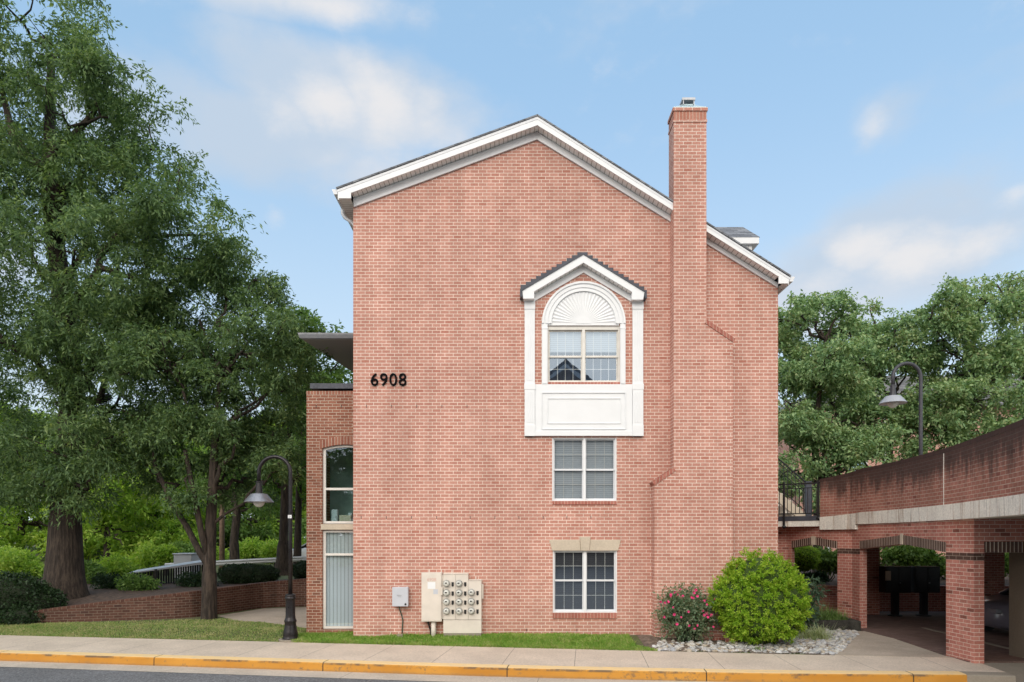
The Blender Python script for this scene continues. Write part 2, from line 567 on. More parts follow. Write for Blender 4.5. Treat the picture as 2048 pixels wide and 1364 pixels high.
def ground_mat():
    m, t, b = new_mat('ground_turf')
    p = obj_pos(t)
    n = tex_noise(t, p, 1.3, 7, .65)
    n2 = tex_noise(t, p, 18, 6, .7)
    c = mixc(maprange(n2, .3, .7, 0, 1, tree=t), (.06, .075, .025), (.14, .16, .055), tree=t)
    c = mixc(maprange(n, .5, .72, 0, .8, tree=t), c, (.17, .13, .085), tree=t)
    t.links.new(c, b.inputs['Base Color'])
    b.inputs['Roughness'].default_value = .95
    bump(t, b, n2, .6, .03)
    return m


M['ground'] = ground_mat()
M['leaf_oak'] = leaf_mat('oak_leaf', [(.040, .082, .036), (.090, .165, .068), (.18, .285, .112), (.35, .45, .18)], .42)
M['leaf_mid'] = leaf_mat('shade_tree_leaf', [(.055, .12, .03), (.11, .21, .05), (.18, .30, .075), (.28, .39, .11)], .42)
M['leaf_pear'] = leaf_mat('pear_leaf', [(.075, .16, .07), (.15, .27, .12), (.245, .38, .165), (.37, .49, .23), (.35, .28, .16)], .3)
M['leaf_sun'] = leaf_mat('bright_leaf', [(.14, .28, .035), (.25, .42, .06), (.38, .54, .09), (.54, .60, .16)], .5, scale=.5)
M['leaf_arbor'] = leaf_mat('arborvitae_leaf', [(.11, .25, .016), (.24, .44, .03), (.42, .60, .055), (.62, .68, .13)], .42, scale=4)
M['leaf_rose'] = leaf_mat('rose_leaf', [(.07, .14, .075), (.14, .235, .13), (.26, .32, .20), (.42, .31, .24)], .38, scale=4)
M['leaf_dark'] = leaf_mat('dark_hedge_leaf', [(.012, .03, .011), (.022, .05, .018), (.04, .075, .025)], .2, scale=3)
M['leaf_lily'] = leaf_mat('lilyturf_leaf', [(.10, .20, .05), (.20, .33, .09), (.36, .45, .20)], .3, scale=5)
M['leaf_var'] = leaf_mat('striped_leaf', [(.22, .32, .12), (.45, .52, .28), (.72, .74, .55)], .3, scale=5)
M['leaf_blue'] = leaf_mat('nandina_leaf', [(.05, .10, .065), (.09, .16, .10), (.15, .22, .13)], .3, scale=5)
M['grass'] = leaf_mat('lawn_blade', [(.12, .28, .03), (.20, .38, .055), (.33, .46, .10), (.66, .58, .33)], .35, scale=2.2)
M['grass_dry'] = leaf_mat('dry_lawn_blade', [(.11, .24, .045), (.22, .34, .09), (.42, .42, .19), (.64, .56, .34)], .35, scale=1.7)
M['rosepetal'] = plain('rose_petal', (.85, .07, .25), .5, var=.35, scale=12)
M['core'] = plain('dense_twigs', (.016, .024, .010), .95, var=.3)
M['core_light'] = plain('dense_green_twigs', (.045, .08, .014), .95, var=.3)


# ------------------------------------------------------------------ objects
def tag(o, label=None, cat=None, group=None, kind=None):
    if label:
        o['label'] = label
    if cat:
        o['category'] = cat
    if group:
        o['group'] = group
    if kind:
        o['kind'] = kind
    return o


def thing(name, loc, label, cat, group=None):
    o = bpy.data.objects.new(name, None)
    COL.objects.link(o)
    o.empty_display_size = .2
    o.location = loc
    return tag(o, label, cat, group)


def world_loc(o):
    v = Vector((0, 0, 0))
    while o is not None:
        v += o.location
        o = o.parent
    return v


def dup(root, loc, rotz=0.0, scale=1.0, label=None, group=None):
    r = root.copy()
    COL.objects.link(r)
    r.location = loc
    r.rotation_euler = (0, 0, rotz)
    r.scale = (scale,) * 3
    if label:
        r['label'] = label
    if group:
        r['group'] = group
    for ch in list(root.children):
        c = ch.copy()
        COL.objects.link(c)
        c.parent = r
        for g in ch.children:
            e = g.copy()
            COL.objects.link(e)
            e.parent = c
    return r


class MB:
    def __init__(s):
        s.v, s.f, s.uv, s.sm = [], [], {}, []

    def face(s, pts, uv=None):
        i = len(s.v)
        s.v += [tuple(p) for p in pts]
        if uv:
            s.uv[len(s.f)] = uv
        s.f.append(list(range(i, i + len(pts))))
        return s

    def hexa(s, p):
        """p: 4 points of one side (seen from outside, counter-clockwise) then the 4 behind them."""
        i = len(s.v)
        s.v += [tuple(q) for q in p]
        for q in ((0, 1, 2, 3), (5, 4, 7, 6), (4, 0, 3, 7), (1, 5, 6, 2), (3, 2, 6, 7), (4, 5, 1, 0)):
            s.f.append([i + k for k in q])
        return s

    def box(s, x0, x1, y0, y1, z0, z1):
        return s.hexa([(x0, y0, z0), (x1, y0, z0), (x1, y0, z1), (x0, y0, z1), (x0, y1, z0), (x1, y1, z0), (x1, y1, z1), (x0, y1, z1)])

    def obox(s, c, ax, ay, hx, hy, z0, z1):
        """A box turned about the vertical: centre c, unit directions ax, ay, half sizes."""
        c, ax, ay = Vector((c[0], c[1])), Vector(ax), Vector(ay)
        q = [c - ax * hx - ay * hy, c + ax * hx - ay * hy, c + ax * hx + ay * hy, c - ax * hx + ay * hy]
        return s.hexa([(*q[0], z0), (*q[1], z0), (*q[1], z1), (*q[0], z1), (*q[3], z0), (*q[2], z0), (*q[2], z1), (*q[3], z1)])

    def prism(s, poly, y0, y1):
        """poly: (x, z) counter-clockwise seen from -Y."""
        n = len(poly)
        i = len(s.v)
        s.v += [(x, y0, z) for x, z in poly] + [(x, y1, z) for x, z in poly]
        s.f.append([i + k for k in range(n)])
        s.f.append([i + n + k for k in range(n - 1, -1, -1)])
        for k in range(n):
            j = (k + 1) % n
            s.f.append([i + j, i + k, i + n + k, i + n + j])
        return s

    def slab(s, poly, z0, z1):
        """poly: (x, y) counter-clockwise from above."""
        n = len(poly)
        i = len(s.v)
        s.v += [(p[0], p[1], z1) for p in poly] + [(p[0], p[1], z0) for p in poly]
        s.f.append([i + k for k in range(n)])
        s.f.append([i + n + k for k in range(n - 1, -1, -1)])
        for k in range(n):
            j = (k + 1) % n
            s.f.append([i + k, i + n + k, i + n + j, i + j])
        return s

    def tube(s, pts, rad, n=8, cap=True, squash=None):
        pts = [Vector(p) for p in pts]
        if not isinstance(rad, (list, tuple)):
            rad = [rad] * len(pts)
        i = len(s.v)
        up = None
        for k, p in enumerate(pts):
            t = (pts[min(k + 1, len(pts) - 1)] - pts[max(k - 1, 0)])
            if t.length < 1e-9:
                t = Vector((0, 0, 1))
            t.normalize()
            if up is None:
                up = Vector((1, 0, 0)) if abs(t.x) < .9 else Vector((0, 1, 0))
            a = (up - t * up.dot(t)).normalized()
            up = a
            b = t.cross(a)
            for j in range(n):
                th = 2 * math.pi * j / n
                s.v.append(tuple(p + (a * math.cos(th) + b * math.sin(th)) * rad[k]))
        for k in range(len(pts) - 1):
            for j in range(n):
                j2 = (j + 1) % n
                s.f.append([i + k * n + j, i + k * n + j2, i + (k + 1) * n + j2, i + (k + 1) * n + j])
        if cap:
            s.f.append([i + j for j in range(n - 1, -1, -1)])
            m = i + (len(pts) - 1) * n
            s.f.append([m + j for j in range(n)])
        return s

    def lathe(s, prof, c, n=24, axis='Z'):
        """prof: (radius, height) from bottom up."""
        i = len(s.v)
        for r, h in prof:
            for j in range(n):
                th = 2 * math.pi * j / n
                x, y = r * math.cos(th), r * math.sin(th)
                if axis == 'Z':
                    s.v.append((c[0] + x, c[1] + y, c[2] + h))
                else:                       # towards -Y
                    s.v.append((c[0] + x, c[1] - h, c[2] + y))
        for k in range(len(prof) - 1):
            for j in range(n):
                j2 = (j + 1) % n
                s.f.append([i + k * n + j, i + k * n + j2, i + (k + 1) * n + j2, i + (k + 1) * n + j])
        s.f.append([i + j for j in range(n - 1, -1, -1)])
        m = i + (len(prof) - 1) * n
        s.f.append([m + j for j in range(n)])
        return s

    def build(s, name, mat, parent=None, smooth=False, bevel=0.0, uvs=None):
        me = bpy.data.meshes.new(name)
        off = world_loc(parent) if parent else Vector((0, 0, 0))
        me.from_pydata([(x - off.x, y - off.y, z - off.z) for x, y, z in s.v], [], s.f)
        me.update()
        ul = me.uv_layers.new(name="UVMap")
        for pi, p in enumerate(me.polygons):
            ex = s.uv.get(pi)
            if ex:
                for li, u in zip(p.loop_indices, ex):
                    ul.data[li].uv = u
                continue
            nrm = p.normal
            if abs(nrm.z) > .75:
                for li, vi in zip(p.loop_indices, p.vertices):
                    q = s.v[vi]
                    ul.data[li].uv = (q[0], q[1])
            else:
                t = Vector((-nrm.y, nrm.x, 0))
                if t.length < 1e-6:
                    t = Vector((1, 0, 0))
                t.normalize()
                for li, vi in zip(p.loop_indices, p.vertices):
                    q = s.v[vi]
                    ul.data[li].uv = (q[0] * t.x + q[1] * t.y, q[2])
        if smooth:
            for p in me.polygons:
                p.use_smooth = True
        me.materials.append(mat)
        o = bpy.data.objects.new(name, me)
        COL.objects.link(o)
        if parent:
            o.parent = parent
        if bevel:
            bv = o.modifiers.new("bevel", 'BEVEL')
            bv.width = bevel
            bv.segments = 2
            bv.limit_method = 'ANGLE'
        return o


def solid(name, mb, mat, label=None, cat=None, group=None, kind=None, loc=None, **kw):
    """One mesh that is a top-level object; its origin is moved to loc."""
    if loc is not None:
        loc = Vector(loc)
        uv_v = list(mb.v)
    o = mb.build(name, mat, None, **kw)
    if loc is not None:
        me = o.data
        for v in me.vertices:
            v.co -= loc
        o.location = loc
    return tag(o, label, cat, group, kind)


def strip_wall(mb, path, us, zb, zt, holes, th):
    """A wall along path(u) -> (x, y, nx, ny), front at the path, th thick, with openings (u0, u1, z0(u), z1(u))."""
    cf = lambda f: f if callable(f) else (lambda u, f=f: f)
    zb, zt = cf(zb), cf(zt)
    holes = [(a, b, cf(c), cf(d)) for a, b, c, d in holes]
    ends = {min(us), max(us)}
    us = set(us)
    for h in holes:
        us |= {h[0], h[1]}
        ends |= {h[0], h[1]}
    us = sorted(us)
    for a, b in zip(us, us[1:]):
        if b - a < 1e-6:
            continue
        m = (a + b) / 2
        cuts = sorted([h for h in holes if h[0] - 1e-6 <= a and b <= h[1] + 1e-6], key=lambda h: h[2](m))
        spans, lo = [], zb
        for h in cuts:
            spans.append((lo, h[2]))
            lo = h[3]
        spans.append((lo, zt))
        for lo, hi in spans:
            if hi(m) - lo(m) < 1e-4:
                continue
            def P(u, z, back):
                x, y, nx, ny = path(u)
                k = th if back else 0
                return (x - nx * k, y - ny * k, z)
            al, bl, bh, ah = lo(a), lo(b), hi(b), hi(a)
            mb.face([P(a, al, 0), P(b, bl, 0), P(b, bh, 0), P(a, ah, 0)], [(a, al), (b, bl), (b, bh), (a, ah)])
            mb.face([P(b, bl, 1), P(a, al, 1), P(a, ah, 1), P(b, bh, 1)], [(b, bl), (a, al), (a, ah), (b, bh)])
            mb.face([P(a, ah, 0), P(b, bh, 0), P(b, bh, 1), P(a, ah, 1)], [(a, 0), (b, 0), (b, th), (a, th)])
            mb.face([P(a, al, 1), P(b, bl, 1), P(b, bl, 0), P(a, al, 0)], [(a, th), (b, th), (b, 0), (a, 0)])
            if a in ends:
                mb.face([P(a, al, 1), P(a, al, 0), P(a, ah, 0), P(a, ah, 1)], [(a + th, al), (a, al), (a, ah), (a + th, ah)])
            if b in ends:
                mb.face([P(b, bl, 0), P(b, bl, 1), P(b, bh, 1), P(b, bh, 0)], [(b, bl), (b + th, bl), (b + th, bh), (b, bh)])


def poly_path(pts):
    """A path along 2-D points heading so that its front is on the right hand of travel (facing -Y when going +X)."""
    pts = [Vector((p[0], p[1])) for p in pts]
    cum = [0.0]
    for a, b in zip(pts, pts[1:]):
        cum.append(cum[-1] + (b - a).length)

    def nrm(i):
        a, b = pts[i], pts[i + 1]
        t = (b - a).normalized()
        return Vector((t.y, -t.x))

    def path(u):
        i = 0
        while i < len(pts) - 2 and u > cum[i + 1] + 1e-9:
            i += 1
        k = (u - cum[i]) / max(1e-9, cum[i + 1] - cum[i])
        p = pts[i].lerp(pts[i + 1], k)
        n = nrm(i)
        if k > .5 and i < len(pts) - 2:
            n = n.lerp(nrm(i + 1), (k - .5)).normalized()
        elif k < .5 and i > 0:
            n = n.lerp(nrm(i - 1), (.5 - k)).normalized()
        return p.x, p.y, n.x, n.y
    path.cum = cum
    return path


def resample(pts, step):
    """Catmull-Rom through 2-D points."""
    P = [Vector((p[0], p[1])) for p in pts]
    P = [2 * P[0] - P[1]] + P + [2 * P[-1] - P[-2]]
    out = []
    for i in range(1, len(P) - 2):
        n = max(1, int((P[i + 1] - P[i]).length / step))
        for k in range(n):
            t = k / n
            a, b, c, d = P[i - 1], P[i], P[i + 1], P[i + 2]
            out.append(.5 * ((2 * b) + (-a + c) * t + (2 * a - 5 * b + 4 * c - d) * t * t + (-a + 3 * b - 3 * c + d) * t ** 3))
    out.append(P[-2])
    return out


# ------------------------------------------------------------------ leaves
def leaf_object(name, C, Dv, Ln, Wd, mat, parent, seed=0, fold=.25):
    rng = np.random.default_rng(seed)
    n = len(C)
    Dv = Dv / np.maximum(1e-6, np.linalg.norm(Dv, axis=1, keepdims=True))
    S = np.cross(Dv, rng.normal(size=(n, 3)))
    S /= np.maximum(1e-6, np.linalg.norm(S, axis=1, keepdims=True))
    U = np.cross(S, Dv)
    Ln = np.broadcast_to(np.asarray(Ln, float), (n,))[:, None]
    Wd = np.broadcast_to(np.asarray(Wd, float), (n,))[:, None]
    mid = C + Dv * Ln * .45
    V = np.empty((n, 4, 3))
    V[:, 0] = C
    V[:, 1] = mid + S * Wd * .5 + U * Wd * fold
    V[:, 2] = C + Dv * Ln - np.array([0, 0, 1.0]) * Ln * .12
    V[:, 3] = mid - S * Wd * .5 + U * Wd * fold
    off = world_loc(parent) if parent else Vector((0, 0, 0))
    V -= np.array(off)
    me = bpy.data.meshes.new(name)
    me.vertices.add(n * 4)
    me.vertices.foreach_set('co', V.ravel().astype(np.float32))
    me.loops.add(n * 4)
    me.loops.foreach_set('vertex_index', np.arange(n * 4, dtype=np.int32))
    me.polygons.add(n)
    me.polygons.foreach_set('loop_start', np.arange(0, n * 4, 4, dtype=np.int32))
    me.update(calc_edges=True)
    me.materials.append(mat)
    o = bpy.data.objects.new(name, me)
    COL.objects.link(o)
    if parent:
        o.parent = parent
    return o


def unit(rng, n):
    v = rng.normal(size=(n, 3))
    return v / np.linalg.norm(v, axis=1, keepdims=True)


def clump_leaves(rng, cen, per, rad, droop=.25):
    """Sprays of leaves: several twigs radiate from each clump centre, leaves along them."""
    n = len(cen)
    tw = 6
    k = max(1, per // tw)
    td = unit(rng, n * tw).reshape(n, tw, 3)
    td[..., 2] = td[..., 2] * .7 - .05
    tl = rad * rng.uniform(.5, 1.15, (n, tw, 1, 1))
    s = rng.uniform(.12, 1.0, (n, tw, k, 1))
    P = cen[:, None, None, :] + td[:, :, None, :] * tl * s
    P = P + rng.normal(size=P.shape) * rad * .10
    P[..., 2] -= droop * rad * (s[..., 0] ** 2)
    Dv = td[:, :, None, :] * .9 + rng.normal(size=P.shape) * .6
    Dv[..., 2] -= droop
    return P.reshape(-1, 3), Dv.reshape(-1, 3)


def crown(blobs, rng, dens, rad, per):
    """Clump centres through a crown made of ellipsoids (x, y, z, rx, ry, rz)."""
    out = []
    for (x, y, z, rx, ry, rz) in blobs:
        n = max(4, int(dens * (rx * ry + rx * rz + ry * rz)))
        S = np.array([rx, ry, rz])
        # branch pads: flattened clusters, most of them near the outside of the crown
        k = max(4, int(n / 10))
        pu = unit(rng, k)
        pr = rng.uniform(.2, 1.0, (k, 1)) ** .5
        pc = pu * pr * S * .92
        j = rng.integers(0, k, n)
        off = rng.normal(size=(n, 3)) * np.array([.28, .28, .15]) * S.mean()
        off += pu[j] * np.array([1, 1, .3]) * rng.uniform(-.1, .38, (n, 1)) * S.mean() * .6
        off[:, 2] -= np.abs(rng.normal(size=n)) * .05 * S.mean()
        out.append(np.array([x, y, z]) + pc[j] + off)
    return np.concatenate(out)


def limb(mb, a, b, r0, r1, rng, n=7, wob=.06, sag=0.0, sides=7):
    a, b = Vector(a), Vector(b)
    ln = (b - a).length
    pts, rr = [], []
    for k in range(n + 1):
        t = k / n
        p = a.lerp(b, t)
        p += Vector(rng.normal(size=3)) * ln * wob * math.sin(math.pi * t) * .5
        p.z += sag * ln * math.sin(math.pi * t)
        pts.append(p)
        rr.append(r0 + (r1 - r0) * t ** .8)
    mb.tube(pts, rr, sides)
    return pts


def make_tree(name, label, cat, base, trunk, blobs, leafmat, seed, dens=9, rad=.55, per=48, ll=.17, lw=.055,
              group=None, droop=.3, forks=None, flare=1.6, twig=60):
    """trunk: list of (point, radius); blobs: crown ellipsoids; forks: extra stems from the base."""
    rng = np.random.default_rng(seed)
    t = thing(name, base, label, cat, group)
    mb = MB()
    pts = [Vector(p) for p, r in trunk]
    rr = [r for p, r in trunk]
    # root flare
    p0, r0 = pts[0], rr[0]
    fl = [(-.25, flare * 1.15), (0, flare), (.25, 1 + (flare - 1) * .55), (.7, 1 + (flare - 1) * .2), (1.3, 1.0)]
    tp = [p0 + (pts[1] - p0).normalized() * h for h, k in fl]
    tr = [r0 * k for h, k in fl]
    tp += [p for p in pts[1:]]
    tr += rr[1:]
    mb.tube(tp, tr, 14)
    for fk in (forks or []):
        mb.tube([Vector(p) for p, r in fk], [r for p, r in fk], 9)
    top = pts[-1]
    nodes = []
    for (x, y, z, rx, ry, rz) in blobs:
        c = Vector((x, y, z))
        srcs = pts[1:] + [Vector(p) for fk in (forks or []) for p, r in fk[1:]]
        rads = rr[1:] + [r for fk in (forks or []) for p, r in fk[1:]]
        # start from the trunk point best placed below the clump
        best = min(range(len(srcs)), key=lambda i: (srcs[i] - c).length + (3 if srcs[i].z > c.z - .3 else 0))
        s = srcs[best]
        if (s - c).length > .8:
            r1 = max(.05, min(rads[best] * .55, .028 * (s - c).length + .03))
            lp = limb(mb, s, c, r1, .03, rng, 8, .12, .04)
            nodes += lp[3:]
        nodes.append(c)
    cl = crown(blobs, rng, dens, rad, per)
    idx = rng.permutation(len(cl))[:twig]
    for i in idx:
        c = Vector(cl[i])
        s = min(nodes, key=lambda q: (q - c).length)
        if .4 < (s - c).length < 6:
            limb(mb, s, c, .03, .010, rng, 5, .14, .03, 5)
    mb.build('trunk', M['bark'], t, smooth=True)
    P, Dv = clump_leaves(rng, cl, per, rad, droop)
    n = len(P)
    leaf_object('crown', P, Dv, ll * rng.uniform(.6, 1.3, n), lw * rng.uniform(.7, 1.3, n), leafmat, t, seed)
    return t


def pxblob(px, py, d, rpx, ky=1.0, kz=1.0):
    c = W(px, py, d)
    r = rpx / F * d
    return (c.x, c.y, c.z, r, r * ky, r * kz)


def make_shrub(name, label, cat, base, blobs, leafmat, seed, n, ll, lw, group=None, core=None, part='foliage', stems=5,
               outward=.8, shell=(.72, 1.02), droop=0.0, spray=0, srad=.12):
    rng = np.random.default_rng(seed)
    t = thing(name, base, label, cat, group)
    areas = np.array([rx * ry + rx * rz + ry * rz for (_, _, _, rx, ry, rz) in blobs])
    cnt = (n * areas / areas.sum()).astype(int)
    Ps, Ds = [], []
    for (x, y, z, rx, ry, rz), k in zip(blobs, cnt):
        u = unit(rng, k)
        lump = 1 + .07 * np.sin(u[:, :1] * 9 + x) * np.sin(u[:, 1:2] * 8 + 1) + .06 * np.sin(u[:, 2:3] * 11 + u[:, :1] * 5)
        r = rng.uniform(*shell, (k, 1)) * lump
        P = np.array([x, y, z]) + u * r * np.array([rx, ry, rz])
        Dn = u * outward + rng.normal(size=(k, 3)) * .55
        Dn[:, 2] -= droop
        if spray:
            cs = P[:max(1, k // spray)]
            us_ = u[:len(cs)]
            P = np.repeat(cs, spray, 0)
            up = np.repeat(us_, spray, 0)
            t_ = rng.uniform(0, 1, (len(P), 1))
            ax = np.repeat(us_ * .8 + rng.normal(size=us_.shape) * .55 + np.array([0, 0, .15]), spray, 0)
            P = P + ax * t_ * srad + rng.normal(size=P.shape) * srad * .22
            Dn = ax * .55 + rng.normal(size=P.shape) * .8 + np.array([0, 0, .25])
        Ps.append(P)
        Ds.append(Dn)
    P, Dv = np.concatenate(Ps), np.concatenate(Ds)
    keep = P[:, 2] > base[2] + .02
    P, Dv = P[keep], Dv[keep]
    k = len(P)
    leaf_object(part, P, Dv, ll * rng.uniform(.6, 1.4, k), lw * rng.uniform(.7, 1.3, k), leafmat, t, seed)
    mb = MB()
    for i in range(stems):
        b = blobs[i % len(blobs)]
        limb(mb, (base[0] + rng.normal() * .05, base[1] + rng.normal() * .05, base[2] - .05),
             (b[0] + rng.normal() * b[3] * .5, b[1] + rng.normal() * b[4] * .4, b[2] + rng.normal() * b[5] * .3), .022, .007, rng, 5, .12, 0, 6)
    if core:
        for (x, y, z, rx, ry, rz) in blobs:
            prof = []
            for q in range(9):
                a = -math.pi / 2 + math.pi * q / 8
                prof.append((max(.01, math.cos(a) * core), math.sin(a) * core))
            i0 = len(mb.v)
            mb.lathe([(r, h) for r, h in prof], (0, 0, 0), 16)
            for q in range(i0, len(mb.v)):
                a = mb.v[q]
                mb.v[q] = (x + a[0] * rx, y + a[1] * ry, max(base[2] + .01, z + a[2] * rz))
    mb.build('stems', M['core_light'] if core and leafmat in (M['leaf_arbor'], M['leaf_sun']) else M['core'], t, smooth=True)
    return t


def blade_clump(name, label, cat, base, n, length, width, mat, seed, spread=.12, lean=1.0, group=None, sx=1.0):
    """A tuft of arching strap leaves, each three joined quads."""
    rng = np.random.default_rng(seed)
    t = thing(name, base, label, cat, group)
    mb = MB()
    for i in range(n):
        a = rng.uniform(0, 2 * math.pi)
        b = Vector((base[0] + rng.normal() * spread * sx, base[1] + rng.normal() * spread, base[2]))
        out = Vector((math.cos(a), math.sin(a), 0))
        side = Vector((-math.sin(a), math.cos(a), 0))
        ln = length * rng.uniform(.6, 1.2)
        le = lean * rng.uniform(.3, 1.1)
        prev = None
        for k in range(5):
            q = k / 4
            p = b + out * (ln * .75 * le * q ** 1.5) + Vector((0, 0, ln * (q - .55 * le * q * q)))
            ww = width * (1 - q * .9) * .5
            cur = (p - side * ww, p + side * ww)
            if prev:
                mb.face([prev[0], prev[1], cur[1], cur[0]])
            prev = cur
    # each blade must be one island: merge touching rows
    me_v, me_f, mp_ = [], [], {}
    for f in mb.f:
        nf = []
        for i in f:
            kx = tuple(round(c, 5) for c in mb.v[i])
            if kx not in mp_:
                mp_[kx] = len(me_v)
                me_v.append(kx)
            nf.append(mp_[kx])
        me_f.append(nf)
    mb.v, mb.f = me_v, me_f
    mb.build('leaves', mat, t)
    return t


# ================================================================== THE SETTING
def back_d(X):
    return 15.29 - .15 * (X + .07)


KF = [(-62, 22.55), (-30, 17.68), (-8.78, 14.40), (-.77, 13.14), (2.85, 12.72), (5.27, 12.50), (8.27, 12.40), (9.08, 12.30)]
KF = resample([(x, d + CAMY) for x, d in KF], .5)
kp = poly_path(KF)
KU = kp.cum


def kerb_n(u):
    x, y, nx, ny = kp(u)
    return Vector((x, y)), Vector((-nx, -ny))      # towards the building


def zg(X, Y):
    """Level of the ground."""
    db = Y - (back_d(X) + CAMY)
    if db < 0:
        return -.13 + max(-.35, db * 1.4)
    lo = -.13
    k = min(1, max(0, (X - 3.2) / 2.6))
    hi = -.0 * (1 - k) - .12 * k
    t = min(1.0, db / 1.15)
    t = t * t * (3 - 2 * t)
    z = lo + (hi - lo) * t
    if X > 8.9:
        z = -.22
    return z


def lines(lo, hi, step, far):
    a = list(np.arange(lo, hi + 1e-6, step))
    out, s, v = [], step, lo
    while v > -far:
        s *= 1.5
        v -= s
        out.append(v)
    out.reverse()
    a = out + a
    s, v = step, a[-1]
    while v < far:
        s *= 1.5
        v += s
        a.append(v)
    return a


gx, gy = lines(-20, 12, .25, 320), lines(-3, 7, .2, 320)
mb = MB()
mb.v = [(x, y, zg(x, y)) for y in gy for x in gx]
nx_ = len(gx)
mb.f = [[j * nx_ + i, j * nx_ + i + 1, (j + 1) * nx_ + i + 1, (j + 1) * nx_ + i] for j in range(len(gy) - 1) for i in range(nx_ - 1)]
tag(mb.build('ground', M['ground'], smooth=True), kind='structure')

# kerb, gutter, sidewalk, road
mb = MB()
prof = [(.28, -.40), (.28, -.144), (.05, -.150), (.018, -.158), (.004, -.178), (.0, -.32), (.0, -.45)]
vv = [0, .256, .35, .22, .15, .0, -.1]     # v: 0 at the foot of the face
rows = []
for u in KU:
    p, n = kerb_n(u)
    rows.append([(p.x + n.x * o, p.y + n.y * o, z) for o, z in prof])
PAINT_END = 8.25
yel, plainc = MB(), MB()
hts = [-.1, .5, .2, .175, .15, 0, -.1]
for i in range(len(rows) - 1):
    tgt = yel if rows[i + 1][0][0] < PAINT_END + .3 else plainc
    for k in range(len(prof) - 1):
        tgt.face([rows[i][k], rows[i][k + 1], rows[i + 1][k + 1], rows[i + 1][k]][::-1],
                 [(KU[i + 1], hts[k]), (KU[i + 1], hts[k + 1]), (KU[i], hts[k + 1]), (KU[i], hts[k])])
plainc.face(rows[-1])
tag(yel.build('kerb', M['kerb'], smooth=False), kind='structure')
tag(plainc.build('bare_kerb', M['column']), kind='structure')

mb = MB()
sw = []
for u in KU:
    p, n = kerb_n(u)
    a = p + n * .285
    wd = 1.92
    for _ in range(4):
        b = a + n * wd
        wd += (back_d(b.x) + CAMY) - b.y
    sw.append((a, a + n * wd))
for i in range(len(sw) - 1):
    (a, b), (c, d) = sw[i], sw[i + 1]
    A, B_, C_, D_ = (a.x, a.y, -.146), (b.x, b.y, -.122), (c.x, c.y, -.146), (d.x, d.y, -.122)
    mb.face([A, C_, D_, B_], [(KU[i], 0), (KU[i + 1], 0), (KU[i + 1], 2), (KU[i], 2)])
    mb.face([B_, D_, (d.x, d.y, -.3), (b.x, b.y, -.3)], [(KU[i], 2), (KU[i + 1], 2), (KU[i + 1], 2.2), (KU[i], 2.2)])
tag(mb.build('sidewalk', M['concrete']), kind='structure')

mb = MB()
for i in range(len(KU) - 1):
    p, n = kerb_n(KU[i])
    q, m_ = kerb_n(KU[i + 1])
    a, b = p - n * .0, q - m_ * .0
    c, d = q - m_ * .62, p - n * .62
    mb.face([(d.x, d.y, -.318), (c.x, c.y, -.318), (b.x, b.y, -.326), (a.x, a.y, -.326)],
            [(KU[i], 0), (KU[i + 1], 0), (KU[i + 1], .4), (KU[i], .4)])
tag(mb.build('gutter', M['gutterc']), kind='structure')
mb = MB()
pl = []
for i in range(0, len(KU), 2):
    p, n = kerb_n(KU[i])
    a = p - n * .62
    mb.face([(a.x, a.y, -.318)] * 1 + [(a.x, -70, -.318), (a.x, a.y, -.318)]) if False else None
    pl.append((a.x, a.y))
pl[0] = (-300, pl[0][1] + 36)
pl += [(9.6, pl[-1][1]), (11, -4.35), (300, -4.6)]
for (x0, y0), (x1, y1) in zip(pl, pl[1:]):
    mb.face([(x0, -120, -.322), (x1, -120, -.322), (x1, y1, -.322), (x0, y0, -.322)])
tag(mb.build('road', M['asphalt']), kind='structure')

# concrete apron in front of the arches, driveway, brick paving
ap = [(6.75, back_d(6.75) + CAMY), (8.27, back_d(8.27) + CAMY), (9.1, back_d(9.1) + CAMY), (9.12, -2.9), (9.0, -2.2), (9.3, .2), (9.25, 1.52), (8.75, 1.55)]
mb = MB()
mb.slab(ap, -.28, -.116)
tag(mb.build('walkway', M['concrete_plain']), kind='structure')
mb = MB()
mb.face([(9.14, -4.15, -.30), (60, -4.4, -.30), (60, -2.95, -.13), (9.14, -2.95, -.13)])
tag(mb.build('driveway', M['column']), kind='structure')
mb = MB()
mb.slab([(9.03, -2.9), (60, -2.9), (60, 6.3), (9.2, 6.3), (9.27, 1.56), (9.32, .2), (9.04, -2.2)], -.3, -.112)
tag(mb.build('paving', M['pavers']), kind='structure')
mb = MB()
a, b = G(1847, 1256, -.112), G(2024, 1299, -.112)
dv = (b - a).normalized()
sd = Vector((-dv.y, dv.x, 0)) * .06
mb.slab([tuple(q) for q in ((a + sd), (b + sd), (b - sd), (a - sd))][::-1], -.11, -.10)
tag(mb.build('paving_edge', M['column']), kind='structure')

# left: concrete path, raised bed
path_poly = [G(x, y, 0) for x, y in ((436, 1232), (470, 1241), (540, 1247), (614, 1257), (640, 1257), (640, 1214), (614, 1214.5), (528, 1217))]
mb = MB()
mb.slab([(p.x, p.y) for p in path_poly], -.2, .006)
tag(mb.build('path', M['concrete_plain']), kind='structure')

RW = [(-13.34, 2.1), (-11.4, 2.72), (-9.37, 3.58), (-8.25, 6.2), (-6.97, 6.7), (-3.9, 7.1)]
RWT = [.31, .55, .76, .84, .95, 1.0]
rws = resample(RW, .4)
rp = poly_path(rws)


def rw_top(x):
    return float(np.interp(x, [p[0] for p in RW], RWT))


def bed_z(x, t):
    z = rw_top(x) - .05
    k = min(1, t / 3.5)
    z = z + (.66 - z) * k
    return z + max(0, min(1, (t - 18) / 14)) * .85


